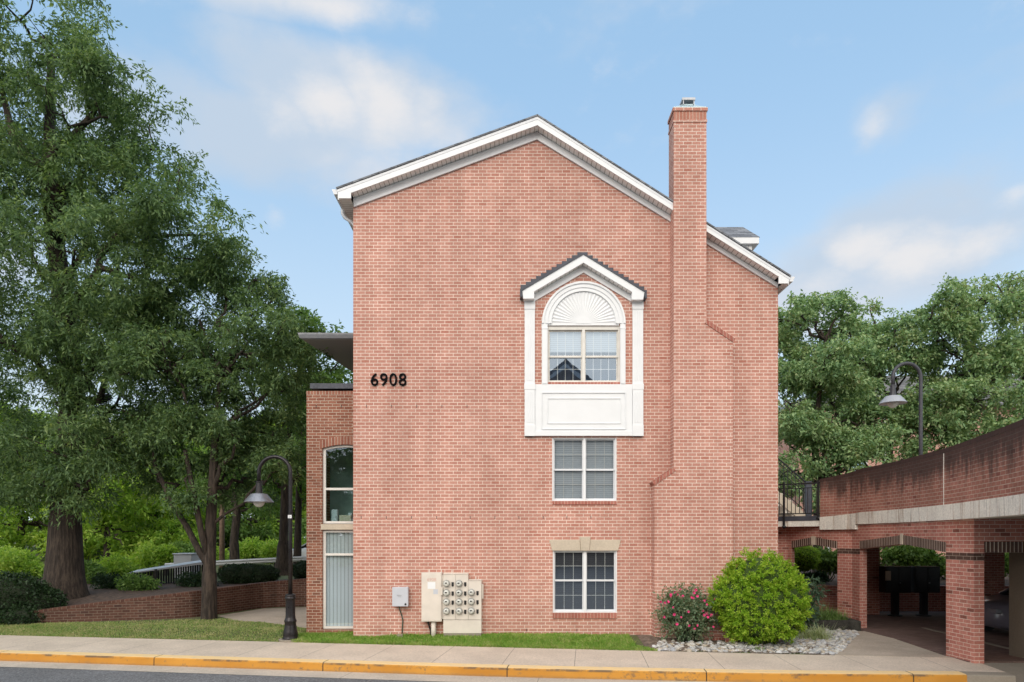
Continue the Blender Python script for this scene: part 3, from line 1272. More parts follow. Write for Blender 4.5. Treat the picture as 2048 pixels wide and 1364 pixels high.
bl = [(-75, 16.0), (-45, 9.0), (-22, 4.6), (-14.6, 3.3), (-13.5, 2.3)] + [(p.x + .05, p.y + .18) for p in rws[1:]]
ts = [0, .3, .7, 1.2, 2, 3, 4.5, 7, 10, 14, 18, 22, 26, 30, 36, 60, 150]
mb = MB()
mb.v = [(x, y + t, bed_z(x, t)) for t in ts for x, y in bl]
nb = len(bl)
mb.f = [[j * nb + i, j * nb + i + 1, (j + 1) * nb + i + 1, (j + 1) * nb + i] for j in range(len(ts) - 1) for i in range(nb - 1)]
mb.f += [[i, i + 1, len(mb.v) + i + 1, len(mb.v) + i] for i in range(0)]
bm_soil, bm_far = MB(), MB()
split = ts.index(7)
bm_soil.v = mb.v
bm_soil.f = [f for f in mb.f if f[0] // nb < split]
bm_far.v = mb.v
bm_far.f = [f for f in mb.f if f[0] // nb >= split]
tag(bm_soil.build('planting_bed', M['soil'], smooth=True), kind='structure')
tag(bm_far.build('meadow', M['ground'], smooth=True), kind='structure')

rwt = thing('retaining_wall', (-9.4, 3.6, 0), 'low sloping brown brick retaining wall below the big oak', 'wall')
mb = MB()
strip_wall(mb, rp, rp.cum, -.3, lambda u: rw_top(rp(u)[0]) - .07, [], .22)
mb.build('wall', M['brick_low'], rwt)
mb = MB()
rc = lambda u: (rp(u)[0] + rp(u)[2] * .008, rp(u)[1] + rp(u)[3] * .008, rp(u)[2], rp(u)[3])
strip_wall(mb, rc, rp.cum, lambda u: rw_top(rp(u)[0]) - .07, lambda u: rw_top(rp(u)[0]) + .0, [], .24)
cop = brick_mat('brick_old_cap', (.09, .042, .032), (.155, .075, .055), (.24, .19, .15), .11, 5.0, .006, dark=(.05, .028, .025), offset=0)
mb.build('coping', cop, rwt)
mb = MB()
e0 = rws[0]
rp2 = poly_path([(e0.x - 1.5, e0.y + 1.1), (e0.x, e0.y)])
strip_wall(mb, rp2, rp2.cum, -.3, lambda u: .12 + .19 * u / rp2.cum[-1], [], .22)
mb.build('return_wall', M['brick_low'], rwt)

# ================================================================== THE BUILDING
bld = thing('apartment_building', (1.3, 0, 0), 'pink brick three storey gabled end building with tall stepped chimney', 'building')
XL, XR = -3.815, 6.392
RX = .60                       # ridge
SL, SR = .363, .627            # roof pitches left, right
RZ = 12.07                     # soffit level at the ridge


def soff(x):
    return RZ - (RX - x) * SL if x < RX else RZ - (x - RX) * SR


HOLES = [  # x0, x1, z0, z1 of the three windows
    (FX(1094.5), FX(1240.5), FZ(764.5), FZ(651)),
    (FX(1104), FX(1233.5), FZ(1002), FZ(875)),
    (FX(1105.5), FX(1234.5), FZ(1225.5), FZ(1100.5))]
mb = MB()
fp = lambda u: (u, 0.0, 0, -1)
strip_wall(mb, fp, [XL, RX, XR], -.5, lambda x: soff(x) - .004, [(a, b, c, d) for a, b, c, d in HOLES], .28)
lp = poly_path([(XL, 14), (XL, .28)])
strip_wall(mb, lp, lp.cum, -.5, soff(XL) - .004, [], .28)
rp_ = poly_path([(XR, .28), (XR, 14)])
strip_wall(mb, rp_, rp_.cum, -.5, soff(XR) - .004, [], .28)
bp_ = lambda u: (-u, 14, 0, 1)
strip_wall(mb, bp_, [-XR + .28, -RX, -XL - .28], -.5, lambda u: soff(-u) - .01, [], .28)
mb.build('wall', M['brick'], bld)
mb = MB()
for z in (2.35, 5.05, 7.9):
    mb.box(XL + .3, XR - .3, .3, 13.6, z, z + .2)
mb.box(XL + .3, XR - .3, 2.6, 2.7, -.1, 9)
mb.build('floor_slab', M['room'], bld)

# roof
mb = MB()
mb.prism([(-4.135, 10.558), (RX, 12.277), (6.565, 8.49), (6.585, 8.515), (RX, 12.315), (-4.155, 10.59)], -.325, 14.3)
rf = mb.build('roof', M['shingle'], bld)
# fascia (rake boards with boxed returns)
mb = MB()
mb.prism([(-4.116, 10.553), (-4.09, 10.345), (-3.80, 10.345), (-3.80, 10.472), (RX, RZ), (RX, 12.270)], -.30, -.262)
mb.prism([(RX, RZ), (6.295, 8.495), (6.295, 8.335), (6.52, 8.335), (6.548, 8.483), (RX, 12.270)], -.30, -.262)
mb.box(-4.12, -4.09, -.262, 14.2, 10.33, 10.54)
mb.box(6.52, 6.548, -.262, 14.2, 8.32, 8.47)
mb.build('fascia', M['white'], rf)
mb = MB()
mb.prism([(-4.124, 10.545), (-4.12, 10.49), (RX, 12.205), (RX, 12.268)], -.307, -.3005)
mb.prism([(RX, 12.268), (RX, 12.205), (6.55, 8.425), (6.555, 8.475)], -.307, -.3005)
mb.build('drip_edge', M['white_soft'], rf)
mb = MB()
n = 2
def uvq(x0, x1):
    return [(x0, -.262), (x1, -.262), (x1, 0), (x0, 0)]
for x0, x1 in ((-3.80, RX), (RX, 6.295)):
    e = .012
    mb.face([(x0, -.262, soff(x0) + e), (x0, 0, soff(x0) + e), (x1, 0, soff(x1) + e), (x1, -.262, soff(x1) + e)],
            [(x0, 0), (x0, .26), (x1, .26), (x1, 0)])
mb.build('rake_soffit', M['soffit'], rf)
mb = MB()
mb.face([(-4.09, -.262, 10.352), (-4.09, 14, 10.352), (XL, 14, 10.352), (XL, -.262, 10.352)], [(-.262, 0), (14, 0), (14, .3), (-.262, .3)])
mb.build('eave_soffit', M['soffit'], rf)
mb = MB()
mb.face([(XR, -.262, 8.342), (XR, 14, 8.342), (6.52, 14, 8.342), (6.52, -.262, 8.342)], [(-.262, 0), (14, 0), (14, .2), (-.262, .2)])
mb.build('eave_soffit', M['soffit'], rf)
# frieze boards on the wall
mb = MB()
FR = [(XL - .0, 10.27 - .005), (RX, 11.885), (6.375, 8.335)]
mb.prism([(XL + .004, soff(XL) + .0), (XL + .02, 10.265), (RX, 11.885), (RX, RZ)], -.035, -.002)
mb.prism([(RX, RZ), (RX, 11.885), (XR - .02, 8.335), (XR - .004, soff(XR))], -.035, -.002)
fz = mb.build('frieze_board', M['white'], bld)
mb = MB()
mb.prism([(XL + .02, 10.30), (XL + .02, 10.262), (RX, 11.882), (RX, 11.92)], -.05, -.036)
mb.prism([(RX, 11.92), (RX, 11.882), (XR - .02, 8.332), (XR - .02, 8.372)], -.05, -.036)
mb.build('frieze_moulding', M['white_soft'], fz)
# gutters and the downpipe
for sx, x0, z1 in ((-1, -4.122, 10.56), (1, 6.55, 8.50)):
    mb = MB()
    pr = [(0, -.115), (.085, -.115), (.125, -.02), (.135, 0), (.0, 0)]
    poly = [(x0 + sx * a, z1 + b) for a, b in pr]
    if sx < 0:
        poly = poly[::-1]
    mb.prism(poly, -.285, 14.2)
    mb.build('gutter_trough', M['white_soft'], rf)
mb = MB()
mb.tube([(-4.18, .42, 10.47), (-4.18, .42, 10.33), (-4.12, .42, 10.22), (-3.96, .42, 10.12), (-3.875, .42, 10.02), (-3.87, .42, 9.8), (-3.87, .42, 6.4)], .042, 10)
mb.build('downpipe', M['white_soft'], rf, smooth=True)

# dormer on the right slope
mb = MB()
dx0, dx1, dy0, dy1 = 3.5, 6.72, 2.6, 4.6
DY = 2.6
dz = lambda py, y=DY: FZ(py, y)
xe, ze = FX(1520, DY - .3), FZ(474, DY - .3)
zr = FZ(454, 3.6)
xr_ = FX(1486, 3.6)
mb.face([(2.6, DY - .3, ze), (xe, DY - .3, ze), (xr_, 3.6, zr), (1.2, 3.6, zr)])
mb.face([(xe, DY - .3, ze), (xe, 4.9, ze), (xr_, 3.6, zr)])
mb.face([(xe, 4.9, ze), (2.6, 4.9, ze), (1.2, 3.6, zr), (xr_, 3.6, zr)])
mb.face([(2.6, DY - .3, ze), (2.6, 4.9, ze), (xe, 4.9, ze), (xe, DY - .3, ze)])
dm = mb.build('dormer', M['shingle'], bld)
mb = MB()
mb.box(2.6, xe - .02, DY - .29, 4.89, ze - .17, ze - .004)
mb.build('dormer_fascia', M['white'], dm)
mb = MB()
mb.box(2.6, xe - .18, DY - .18, 4.78, ze - .32, ze - .172)
mb.build('dormer_soffit', M['soffit'], dm)
mb = MB()
mb.box(2.6, xe - .42, DY, 4.6, 8.9, ze - .322)
mb.build('dormer_wall', M['white_soft'], dm)

# chimney
CY = -.36
mb = MB()
mb.prism([(3.35, -.5), (5.19, -.5), (5.19, 6.98), (4.57, 7.39), (4.57, 12.10), (3.80, 12.10), (3.80, 3.93), (3.35, 3.63)], CY, .14)
ch = mb.build('chimney', M['brick'], bld)
mb = MB()
mb.box(3.785, 4.585, CY - .015, .155, 12.10, 12.155)
mb.box(3.775, 4.595, CY - .025, .165, 12.36, 12.44)
mb.build('corbel_course', M['brick'], ch)
mb = MB()
mb.box(3.798, 4.572, CY - .003, .143, 12.155, 12.36)
mb.build('soldier_course', brick_mat('brick_pink_soldier', (.37, .155, .11), (.47, .225, .17), (.60, .49, .40), .0787, 5.0, .0058, offset=0), ch)


def shoulder(p, q, name='shoulder_cap'):
    (x0, z0), (x1, z1) = p, q
    m_ = MB()
    t = Vector((x1 - x0, z1 - z0)).normalized()
    nrm = Vector((-t.y, t.x))
    if nrm.y < 0:
        nrm = -nrm
    a, b = Vector(p) - t * .03, Vector(q) + t * .03
    pts = [a - nrm * .05, b - nrm * .05, b + nrm * .045, a + nrm * .045]
    if (pts[1] - pts[0]).cross(pts[2] - pts[1]) < 0:
        pts = pts[::-1]
    m_.prism([tuple(v) for v in pts], CY - .018, -.002)
    m_.build(name, M['brick_sill'], ch)


shoulder((4.585, 7.40), (5.20, 6.985))
shoulder((3.345, 3.625), (3.79, 3.93))
mb = MB()
mb.lathe([(.52, 0), (.50, .03), (.22, .16), (.20, .19)], (0, 0, 0), 4)
for i, v in enumerate(mb.v):
    a = math.radians(45)
    x, y = v[0] * math.cos(a) - v[1] * math.sin(a), v[0] * math.sin(a) + v[1] * math.cos(a)
    mb.v[i] = (4.185 + x * 1.07, -.10 + y * .72, 12.44 + v[2])
mb.build('chimney_cap', M['pale_metal'], ch)
mb = MB()
mb.box(4.03, 4.34, -.25, .05, 12.70, 12.755)
for xx in (4.05, 4.30):
    for yy in (-.23, .03):
        mb.box(xx, xx + .02, yy - .01, yy + .01, 12.60, 12.70)
mb.build('flue_cap', M['grey_metal'], ch)

# weep holes
weep = None
for row, xs, py in ((0, [740.5 + 50.3 * i for i in range(7)] + [1328, 1486, 1536], 812.7), (1, [730 + 50.3 * i for i in range(6)] + [1048.6, 1098, 1146, 1194.6, 1242, 1290, 1511], 1035),
                    (2, [1012, 1062, 1161, 1212, 1262], 1260)):
    for x in xs:
        if 1345 < x < 1463 or (row == 0 and 1045 < x < 1290):
            continue
        m_ = MB()
        m_.box(-.007, .007, -.002, .01, -.036, .036)
        if weep is None:
            weep = m_.build('weep_hole', M['breaker'], bld)
            weep.location = Vector((FX(x), 0, FZ(py))) - bld.location
            continue
        o = weep.copy()
        COL.objects.link(o)
        o.location = Vector((FX(x), 0, FZ(py))) - bld.location


# ---------------------------------------------------------------- windows
def window(x0, x1, z0, z1, glass_px, rail, cols, back, mat_frame, y=.075, grid_rows=(2, 2), fw=.055, head=None, curtain=None, label=None):
    """Twin double-hung window; glass_px: (lx0, lx1, rx0, rx1) glass edges; rail: (z bottom, z top) of the meeting rail."""
    m_ = MB()
    lx0, lx1, rx0, rx1 = glass_px
    gz0, gz1 = z0 + fw * 1.25, z1 - fw
    if head:
        gz1 = head
    # outer frame
    m_.box(x0, lx0 - .03, y - .055, y + .08, z0, z1)
    m_.box(rx1 + .03, x1, y - .055, y + .08, z0, z1)
    m_.box(lx1 + .022, rx0 - .022, y - .055, y + .08, z0, z1)
    for a, b in ((lx0 - .03, lx1 + .022), (rx0 - .022, rx1 + .03)):
        m_.box(a, b, y - .055, y + .08, gz1 + .03, z1)
        m_.box(a, b, y - .055, y + .08, z0, z0 + fw * .55)
    fr = m_.build('window', mat_frame, bld, bevel=.004)
    if label:
        fr['label'] = label
    for a, b in ((lx0, lx1), (rx0, rx1)):
        e = .022 if b == lx1 else .03
        e0 = .03 if a == lx0 else .022
        m_ = MB()
        # upper sash in front, lower sash behind
        for (s0, s1, yy) in ((rail[0], gz1 + .03, y), (z0 + fw * .55, rail[1], y + .035)):
            m_.box(a - e0, a, yy, yy + .03, s0, s1)
            m_.box(b, b + e, yy, yy + .03, s0, s1)
            m_.box(a, b, yy, yy + .03, s1 - (.03 if s1 > rail[1] else rail[1] - rail[0]), s1)
            m_.box(a, b, yy, yy + .03, s0, s0 + (rail[1] - rail[0] if s0 == rail[0] else gz0 - z0 - fw * .55))
        m_.build('sash', M['white_soft'] if mat_frame is not M['cream'] else M['cream'], fr)
        for (s0, s1, yy, rows) in ((rail[1], gz1, y, grid_rows[0]), (gz0, rail[0], y + .035, grid_rows[1])):
            m_ = MB()
            m_.face([(a, yy + .012, s0), (b, yy + .012, s0), (b, yy + .012, s1), (a, yy + .012, s1)])
            m_.build('pane', M['glass'], fr)
            m_ = MB()
            for k in range(1, cols):
                xx = a + (b - a) * k / cols
                m_.box(xx - .006, xx + .006, yy + .016, yy + .022, s0, s1)
            for k in range(1, rows):
                zz = s0 + (s1 - s0) * k / rows
                m_.box(a, b, yy + .0155, yy + .0225, zz - .006, zz + .006)
            m_.build('muntin', M['cream'], fr)
        if back:
            mat, bz0 = back
            m_ = MB()
            zb_ = bz0 if bz0 else gz0
            m_.face([(a - .02, y + .085, zb_), (b + .02, y + .085, zb_), (b + .02, y + .085, gz1 + .02), (a - .02, y + .085, gz1 + .02)])
            m_.build('blind', mat, fr)
        if curtain:
            m_ = MB()
            nseg = 28
            for k in range(nseg):
                xa, xb = a - .02 + (b - a + .04) * k / nseg, a - .02 + (b - a + .04) * (k + 1) / nseg
                ya, yb = y + .17 + .02 * math.sin(k * 1.3), y + .17 + .02 * math.sin((k + 1) * 1.3)
                m_.face([(xa, ya, z0), (xb, yb, z0), (xb, yb, z1), (xa, ya, z1)])
            m_.build('curtain', curtain, fr, smooth=True)
    return fr


def sill(fr, x0, x1, z0, z1):
    m_ = MB()
    m_.box(x0, x1, -.03, .10, z0, z1)
    m_.build('sill', M['brick_sill'], fr)


h = HOLES[0]
w1 = window(h[0], h[1], h[2], h[3], (FX(1100), FX(1162.6), FX(1172.2), FX(1234)), (FZ(713.4), FZ(709.5)), 4, (M['blind'], FZ(701)), M['cream'],
            grid_rows=(1, 2), head=FZ(661.7), curtain=M['curtain'], label='upper window under the sunburst arch, blinds half drawn')
sill(w1, FX(1096), FX(1239.5), FZ(769), FZ(764.7))
h = HOLES[1]
w2 = window(h[0], h[1], h[2], h[3], (FX(1109.8), FX(1164.7), FX(1173.2), FX(1228)), (FZ(940.6), FZ(937)), 3, (M['blind'], None), M['white'], label='middle window with pale closed blinds')
sill(w2, FX(1105), FX(1233), FZ(1009), FZ(1002.2))
h = HOLES[2]
w3 = window(h[0], h[1], h[2], h[3], (FX(1110.8), FX(1165.5), FX(1174.6), FX(1229)), (FZ(1163), FZ(1159.3)), 3, (M['blind_dim'], None), M['white'], label='ground floor window with dark closed blinds')
sill(w3, FX(1105.8), FX(1234.2), FZ(1236.6), FZ(1225.7))
# stone lintel over the ground floor window
mb = MB()
mb.prism([(FX(1104), FZ(1101)), (FX(1161.5), FZ(1101)), (FX(1159.5), FZ(1080)), (FX(1098.7), FZ(1080))], -.03, -.001)
mb.prism([(FX(1178.5), FZ(1101)), (FX(1235.8), FZ(1101)), (FX(1241), FZ(1080)), (FX(1180.5), FZ(1080))], -.03, -.001)
li = mb.build('lintel', M['stone'], bld)
mb = MB()
mb.prism([(FX(1162), FZ(1101.5)), (FX(1178), FZ(1101.5)), (FX(1180.6), FZ(1074)), (FX(1159.3), FZ(1074))], -.055, -.0012)
mb.build('keystone', M['stone'], li, bevel=.006)

# ---------------------------------------------------------------- white surround with the sunburst
AX, AZ = FX(1167), FZ(648)


def k_(p):
    return p * K0


def ring(mb, r0, r1, y0, y1, a0=0, a1=180, n=40):
    for i in range(n):
        p, q = R(a0 + (a1 - a0) * i / n), R(a0 + (a1 - a0) * (i + 1) / n)
        c = lambda a, r: (AX + math.cos(a) * r, AZ + math.sin(a) * r)
        P_ = [c(p, r0), c(p, r1), c(q, r1), c(q, r0)]
        mb.hexa([(P_[k][0], y0, P_[k][1]) for k in range(4)] + [(P_[k][0], y1, P_[k][1]) for k in range(4)])


sur = MB()
ring(sur, k_(64), k_(83.5), -.045, -.001)
ring(sur, k_(79.5), k_(83.5), -.075, -.0455)
ring(sur, k_(71.5), k_(76.5), -.065, -.0455)
ring(sur, k_(64.2), k_(67.5), -.06, -.0455)
for a, b in ((1083.6, 1095.0), (1240.0, 1250.4)):
    sur.box(FX(a), FX(b), -.05, -.001, FZ(769), AZ - .0)
    sur.box(FX(a) - .006, FX(b) + .006, -.062, -.001, FZ(659), FZ(656.5))
    sur.box(FX(a) + .02, FX(b) - .02, -.062, -.0505, FZ(768), FZ(660))
so = sur.build('window_surround', M['white'], bld)
# flat lunette and its rays
mb = MB()
nn = 40
pl = [(AX + math.cos(R(180 * i / nn)) * k_(64.1), AZ + math.sin(R(180 * i / nn)) * k_(64.1)) for i in range(nn + 1)]
pl = [(AX + k_(71), FZ(651.2))] + [(AX + k_(71), AZ)] + pl + [(AX - k_(71), AZ), (AX - k_(71), FZ(651.2))]
mb.prism(pl, -.018, -.0015)
fan = mb.build('sunburst_panel', M['white'], so)
nr = 25
mb = MB()
for i in range(nr):
    c = 180 * (i + .5) / nr
    hw = 180 / nr / 2 * .9
    for r0, r1 in ((15, 62.5),):
        def q(a, r, y):
            return (AX + math.cos(R(a)) * k_(r), y, AZ + .02 + math.sin(R(a)) * k_(r) * .98)
        A0, A1, B0, B1 = q(c - hw, r0, -.0185), q(c - hw, r1, -.0185), q(c + hw, r0, -.0185), q(c + hw, r1, -.0185)
        M0, M1 = q(c, r0, -.021), q(c, r1, -.037)
        mb.face([A0, A1, M1, M0])
        mb.face([M0, M1, B1, B0])
        mb.face([A1, B1, M1])
mb.build('sunburst_ray', M['white'], so)
mb = MB()
ring(mb, 0.001, k_(14.5), -.027, -.0185, n=20)
mb.build('sunburst_hub', M['white'], so)
# pilasters, lower panel
for a, b in ((1049.3, 1069.6), (1264.4, 1285.6)):
    m_ = MB()
    m_.box(FX(a), FX(b), -.06, -.001, FZ(778), FZ(597))
    m_.box(FX(a) - .008, FX(b) + .008, -.075, -.001, FZ(620), FZ(598.5))
    m_.box(FX(a) - .012, FX(b) + .012, -.082, -.001, FZ(780), FZ(768.5))
    m_.box(FX(a) - .0, FX(b) + .0, -.075, -.001, FZ(873), FZ(780))
    for kx in (.27, .5, .73):
        xx = FX(a) + (FX(b) - FX(a)) * kx
        m_.box(xx - .016, xx + .016, -.068, -.0605, FZ(762), FZ(624))
        m_.box(xx - .016, xx + .016, -.083, -.0755, FZ(846), FZ(785))
    m_.box(FX(a) - .005, FX(b) + .005, -.09, -.001, FZ(873), FZ(851))
    m_.build('pilaster', M['white'], bld, bevel=.004)
m_ = MB()
m_.box(FX(1070), FX(1264), -.05, -.001, FZ(872.5), FZ(769.3))
m_.box(FX(1070), FX(1264), -.075, -.0505, FZ(872.5), FZ(863))
pn = m_.build('white_panel', M['white'], bld, bevel=.004)


def frame_rect(mb, x0, x1, z0, z1, wd, y0, y1):
    mb.box(x0, x1, y0, y1, z0, z0 + wd)
    mb.box(x0, x1, y0, y1, z1 - wd, z1)
    mb.box(x0, x0 + wd, y0, y1, z0 + wd, z1 - wd)
    mb.box(x1 - wd, x1, y0, y1, z0 + wd, z1 - wd)


m_ = MB()
frame_rect(m_, FX(1083), FX(1251), FZ(860), FZ(785.5), .022, -.072, -.0505)
frame_rect(m_, FX(1094.5), FX(1241.5), FZ(848.5), FZ(797), .022, -.066, -.0505)
m_.build('panel_moulding', M['white'], pn, bevel=.006)
# little pediment
PY = -.24
pz = lambda py: FZ(py, PY)
pxx = lambda p: FX(p, PY)
m_ = MB()
ap_o, ap_i = (pxx(1167), pz(509.5)), (pxx(1167), pz(525))
Lo, Ro = (pxx(1044.8), pz(580)), (pxx(1289), pz(583))
Lb, Rb = (pxx(1046.2), pz(597)), (pxx(1286.5), pz(599))
Li, Ri = (pxx(1068.5), pz(597)), (pxx(1264), pz(599))
Lj, Rj = (pxx(1068.5), pz(582.5)), (pxx(1264), pz(583.5))
m_.prism([Lo, Lb, Li, Lj, ap_i, ap_o], PY, PY + .035)
m_.prism([ap_o, ap_i, Rj, Ri, Rb, Ro], PY, PY + .035)
# boxed ends back to the wall
m_.box(Lb[0] + .01, Li[0], PY + .035, -.001, Lb[1] + .004, Lj[1])
m_.box(Ri[0], Rb[0] - .01, PY + .035, -.001, Rb[1] + .004, Rj[1])
pd = m_.build('pediment', M['white'], bld)
m_ = MB()
for (p, q) in ((Lj, ap_i), (ap_i, Rj)):
    m_.face([(p[0], PY + .035, p[1] + .01), (p[0], -.001, p[1] + .01), (q[0], -.001, q[1] + .01), (q[0], PY + .035, q[1] + .01)],
            [(p[0], 0), (p[0], .2), (q[0], .2), (q[0], 0)])
m_.build('pediment_soffit', M['soffit'], pd)
m_ = MB()
fa = (FX(1167), FZ(546))
fl, frr = (FX(1070.8), FZ(602)), (FX(1263), FZ(604.5))
m_.prism([(Lj[0] - .0, Lj[1]), fl, fa, (ap_i[0], ap_i[1] + .0)], -.04, -.0015)
m_.prism([(ap_i[0], ap_i[1]), fa, frr, (Rj[0], Rj[1])], -.04, -.0015)
m_.build('pediment_frieze', M['white'], pd)
m_ = MB()
m_.prism([(Lo[0] - .03, Lo[1] - .035), (ap_o[0], ap_o[1] + .004), (ap_o[0], ap_o[1] + .03), (Lo[0] - .045, Lo[1] + .0)], PY - .02, -.002)
m_.prism([(ap_o[0], ap_o[1] + .004), (Ro[0] + .03, Ro[1] - .035), (Ro[0] + .045, Ro[1] + .0), (ap_o[0], ap_o[1] + .03)], PY - .02, -.002)
m_.build('pediment_roof', M['dark_slate'], pd)
m_ = MB()
ns = 12
for s_, E in ((-1, Lo), (1, Ro)):
    for k in range(ns):
        t0, t1 = k / (ns - .3), (k + 1) / (ns - .3)
        xa, xb = ap_o[0] + (E[0] - ap_o[0]) * t0, ap_o[0] + (E[0] - ap_o[0]) * t1
        za = ap_o[1] + (E[1] - ap_o[1]) * t0
        zt = za + .155
        m_.box(min(xa, xb) - .004 * k % .01, max(xa, xb), -.016 - .0004 * (k % 3), -.001, za - .12, zt)
m_.build('step_flashing', M['dark_slate'], pd)
for E, sg in ((Lo, -1), (Ro, 1)):
    m_ = MB()
    m_.box(E[0] + (-.055 if sg < 0 else .0), E[0] + (.0 if sg < 0 else .055), PY - .015, -.003, E[1] - .16, E[1] + .03)
    m_.build('roof_edge_cap', M['dark_slate'], pd)

# ---------------------------------------------------------------- left annex with the arched window
AY = .35
az = lambda py: FZ(py, AY)
axx = lambda p: FX(p, AY)
ax0 = axx(613)
wx0, wx1 = axx(644.5), axx(736)
wc = (wx0 + wx1) / 2
rise = .09


def arch_top(x):
    k = (x - wc) / ((wx1 - wx0) / 2)
    return az(896.5) + rise * (1 - k * k)


m_ = MB()
xs = [ax0] + [wx0 + (wx1 - wx0) * i / 16 for i in range(17)] + [-2.8]
strip_wall(m_, lambda u: (u, AY, 0, -1), xs, -.4, az(782) - .09, [(wx0, wx1, lambda x: az(1259), lambda x: az(1060)), (wx0, wx1, lambda x: az(1048), arch_top)], .22)
alp = poly_path([(ax0, 5.2), (ax0, AY + .22)])
strip_wall(m_, alp, alp.cum, -.4, az(782) - .09, [], .22)
m_.box(ax0 + .22, XL - .02, 5.0, 5.2, -.4, az(782) - .1)
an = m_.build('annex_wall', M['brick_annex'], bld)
m_ = MB()
m_.box(ax0 - .004, XL - .01, AY - .004, AY + .224, az(782) - .09, az(782))
m_.box(ax0 - .004, ax0 + .22, AY + .224, 5.2, az(782) - .09, az(782))
m_.build('coping', M['brick_arch'], an)
m_ = MB()
m_.box(ax0 + .2, XL - .03, AY + .3, 5.0, az(782) - .35, az(782) - .25)
m_.build('annex_floor', M['room'], an)
m_ = MB()
m_.box(ax0 + .23, -2.85, AY + 1.3, AY + 1.4, -.3, az(782) - .36)
m_.build('room_wall', M['interior'], an)
for k, (x, w_, z0, h_) in enumerate(((wx0 + .15, .16, 0, .30), (wx0 + .34, .30, 0, .16), (wx0 + .55, .10, .0, .22))):
    m_ = MB()
    m_.box(x, x + w_, AY + .25 + .03 * k, AY + .4 + .03 * k, az(1045) + z0, az(1045) + .03 + z0 + h_)
    m_.build('sill_clutter', M['boxgrey'] if k != 1 else M['stone'], an, bevel=.02)
m_ = MB()
na = 14
for i in range(na):
    a, b = wx0 - .07 + (wx1 - wx0 + .14) * i / na, wx0 - .07 + (wx1 - wx0 + .14) * (i + 1) / na
    fa_, fb_ = arch_top(a) + .003, arch_top(b) + .003
    m_.hexa([(a, AY - .006, fa_), (b, AY - .006, fb_), (b, AY - .006, fb_ + .2), (a, AY - .006, fa_ + .2),
             (a, AY + .03, fa_), (b, AY + .03, fb_), (b, AY + .03, fb_ + .2), (a, AY + .03, fa_ + .2)])
m_.build('brick_arch', M['brick_arch'], an)


def annex_window(z0, top, rail_z, inner, label):
    m_ = MB()
    y = AY + .07
    f = .065
    m_.box(wx0, wx0 + f, y, y + .07, z0, top(wx0 + f / 2) if callable(top) else top)
    m_.box(wx1 - f, wx1, y, y + .07, z0, top(wx0 + f / 2) if callable(top) else top)
    m_.box(wx0 + f, wx1 - f, y, y + .07, z0, z0 + f * .9)
    m_.box(wx0 + f, wx1 - f, y - .004, y + .06, rail_z - .028, rail_z + .028)
    for i in range(12):
        a, b = wx0 + f + (wx1 - wx0 - 2 * f) * i / 12, wx0 + f + (wx1 - wx0 - 2 * f) * (i + 1) / 12
        ta, tb = (top(a), top(b)) if callable(top) else (top, top)
        m_.hexa([(a, y, ta - f * .8), (b, y, tb - f * .8), (b, y, tb), (a, y, ta), (a, y + .07, ta - f * .8), (b, y + .07, tb - f * .8), (b, y + .07, tb), (a, y + .07, ta)])
    fr = m_.build('window', M['cream'], bld)
    fr['label'] = label
    for s0, s1 in ((z0 + f * .9, rail_z - .028), (rail_z + .028, None)):
        m_ = MB()
        n_ = 8
        for i in range(n_):
            a, b = wx0 + f + (wx1 - wx0 - 2 * f) * i / n_, wx0 + f + (wx1 - wx0 - 2 * f) * (i + 1) / n_
            ta, tb = ((top(a), top(b)) if callable(top) else (top, top)) if s1 is None else (s1 + .06, s1 + .06)
            m_.face([(a, y + .03, s0), (b, y + .03, s0), (b, y + .03, tb - .06), (a, y + .03, ta - .06)])
        m_.build('pane', M['glass_dark'] if inner != 'blind' else M['glass'], fr)
    if inner == 'blind':
        m_ = MB()
        k = 0
        x = wx0 + .05
        while x < wx1 - .05:
            m_.face([(x, y + .085, z0), (x + .085, y + .115, z0), (x + .085, y + .115, z0 + 2.4), (x, y + .085, z0 + 2.4)], [(k * .1, 0), (k * .1 + .1, 0), (k * .1 + .1, 2.4), (k * .1, 2.4)])
            x += .092
            k += 1
        m_.build('vertical_blind', M['blind_v'], fr)
    return fr


annex_window(az(1258), az(1060.6), az(1109), 'blind', 'tall annex window with pale vertical blinds')
wq = annex_window(az(1047), lambda x: arch_top(x) - .002, az(977.5), 'room', 'arched annex window with dark room behind')
m_ = MB()
m_.box(wx0 - .03, wx1 + .03, AY - .02, AY + .16, az(1059.3), az(1048.2))
m_.build('stone_sill', M['stone'], an)
# dark rail over the annex, roof overhang
m_ = MB()
m_.box(FX(620, .6), XL - .01, .6, 3.2, FZ(777, .6), FZ(766.5, .6))
ra = m_.build('roof_deck_edge', M['dark_slate'], bld)
for x in (FX(626, .6) + .2, -4.1):
    for y in (.8, 2.9):
        m_ = MB()
        m_.box(x, x + .09, y, y + .09, az(782) - .3, FZ(777, .6) - .002)
        m_.build('deck_post', M['black'], ra)
OY = .8
oz = FZ(668, OY)
m_ = MB()
P1, P2 = (-5.26, OY), (-4.66, 5.0)
m_.hexa([(P1[0], P1[1], oz - .135), (XL - .005, P1[1], oz - .135), (XL - .005, P1[1], oz - .005), (P1[0], P1[1], oz - .005),
         (P2[0], P2[1], oz - .135), (XL - .005, P2[1], oz - .135), (XL - .005, P2[1], oz + .5), (P2[0], P2[1], oz - .005)])
ov = m_.build('porch_roof', M['soffit_grey'], bld)
m_ = MB()
pr = [(0, -.12), (-.05, -.12), (-.10, -.04), (-.11, 0), (0, 0)]
i0 = len(m_.v)
for (x, base) in ((P1[0] - .05, 0), (XL - .006, 0)):
    for a, b in pr:
        m_.v.append((x + (a * .5 if x < -5 else 0), OY + a - .002, oz + b))
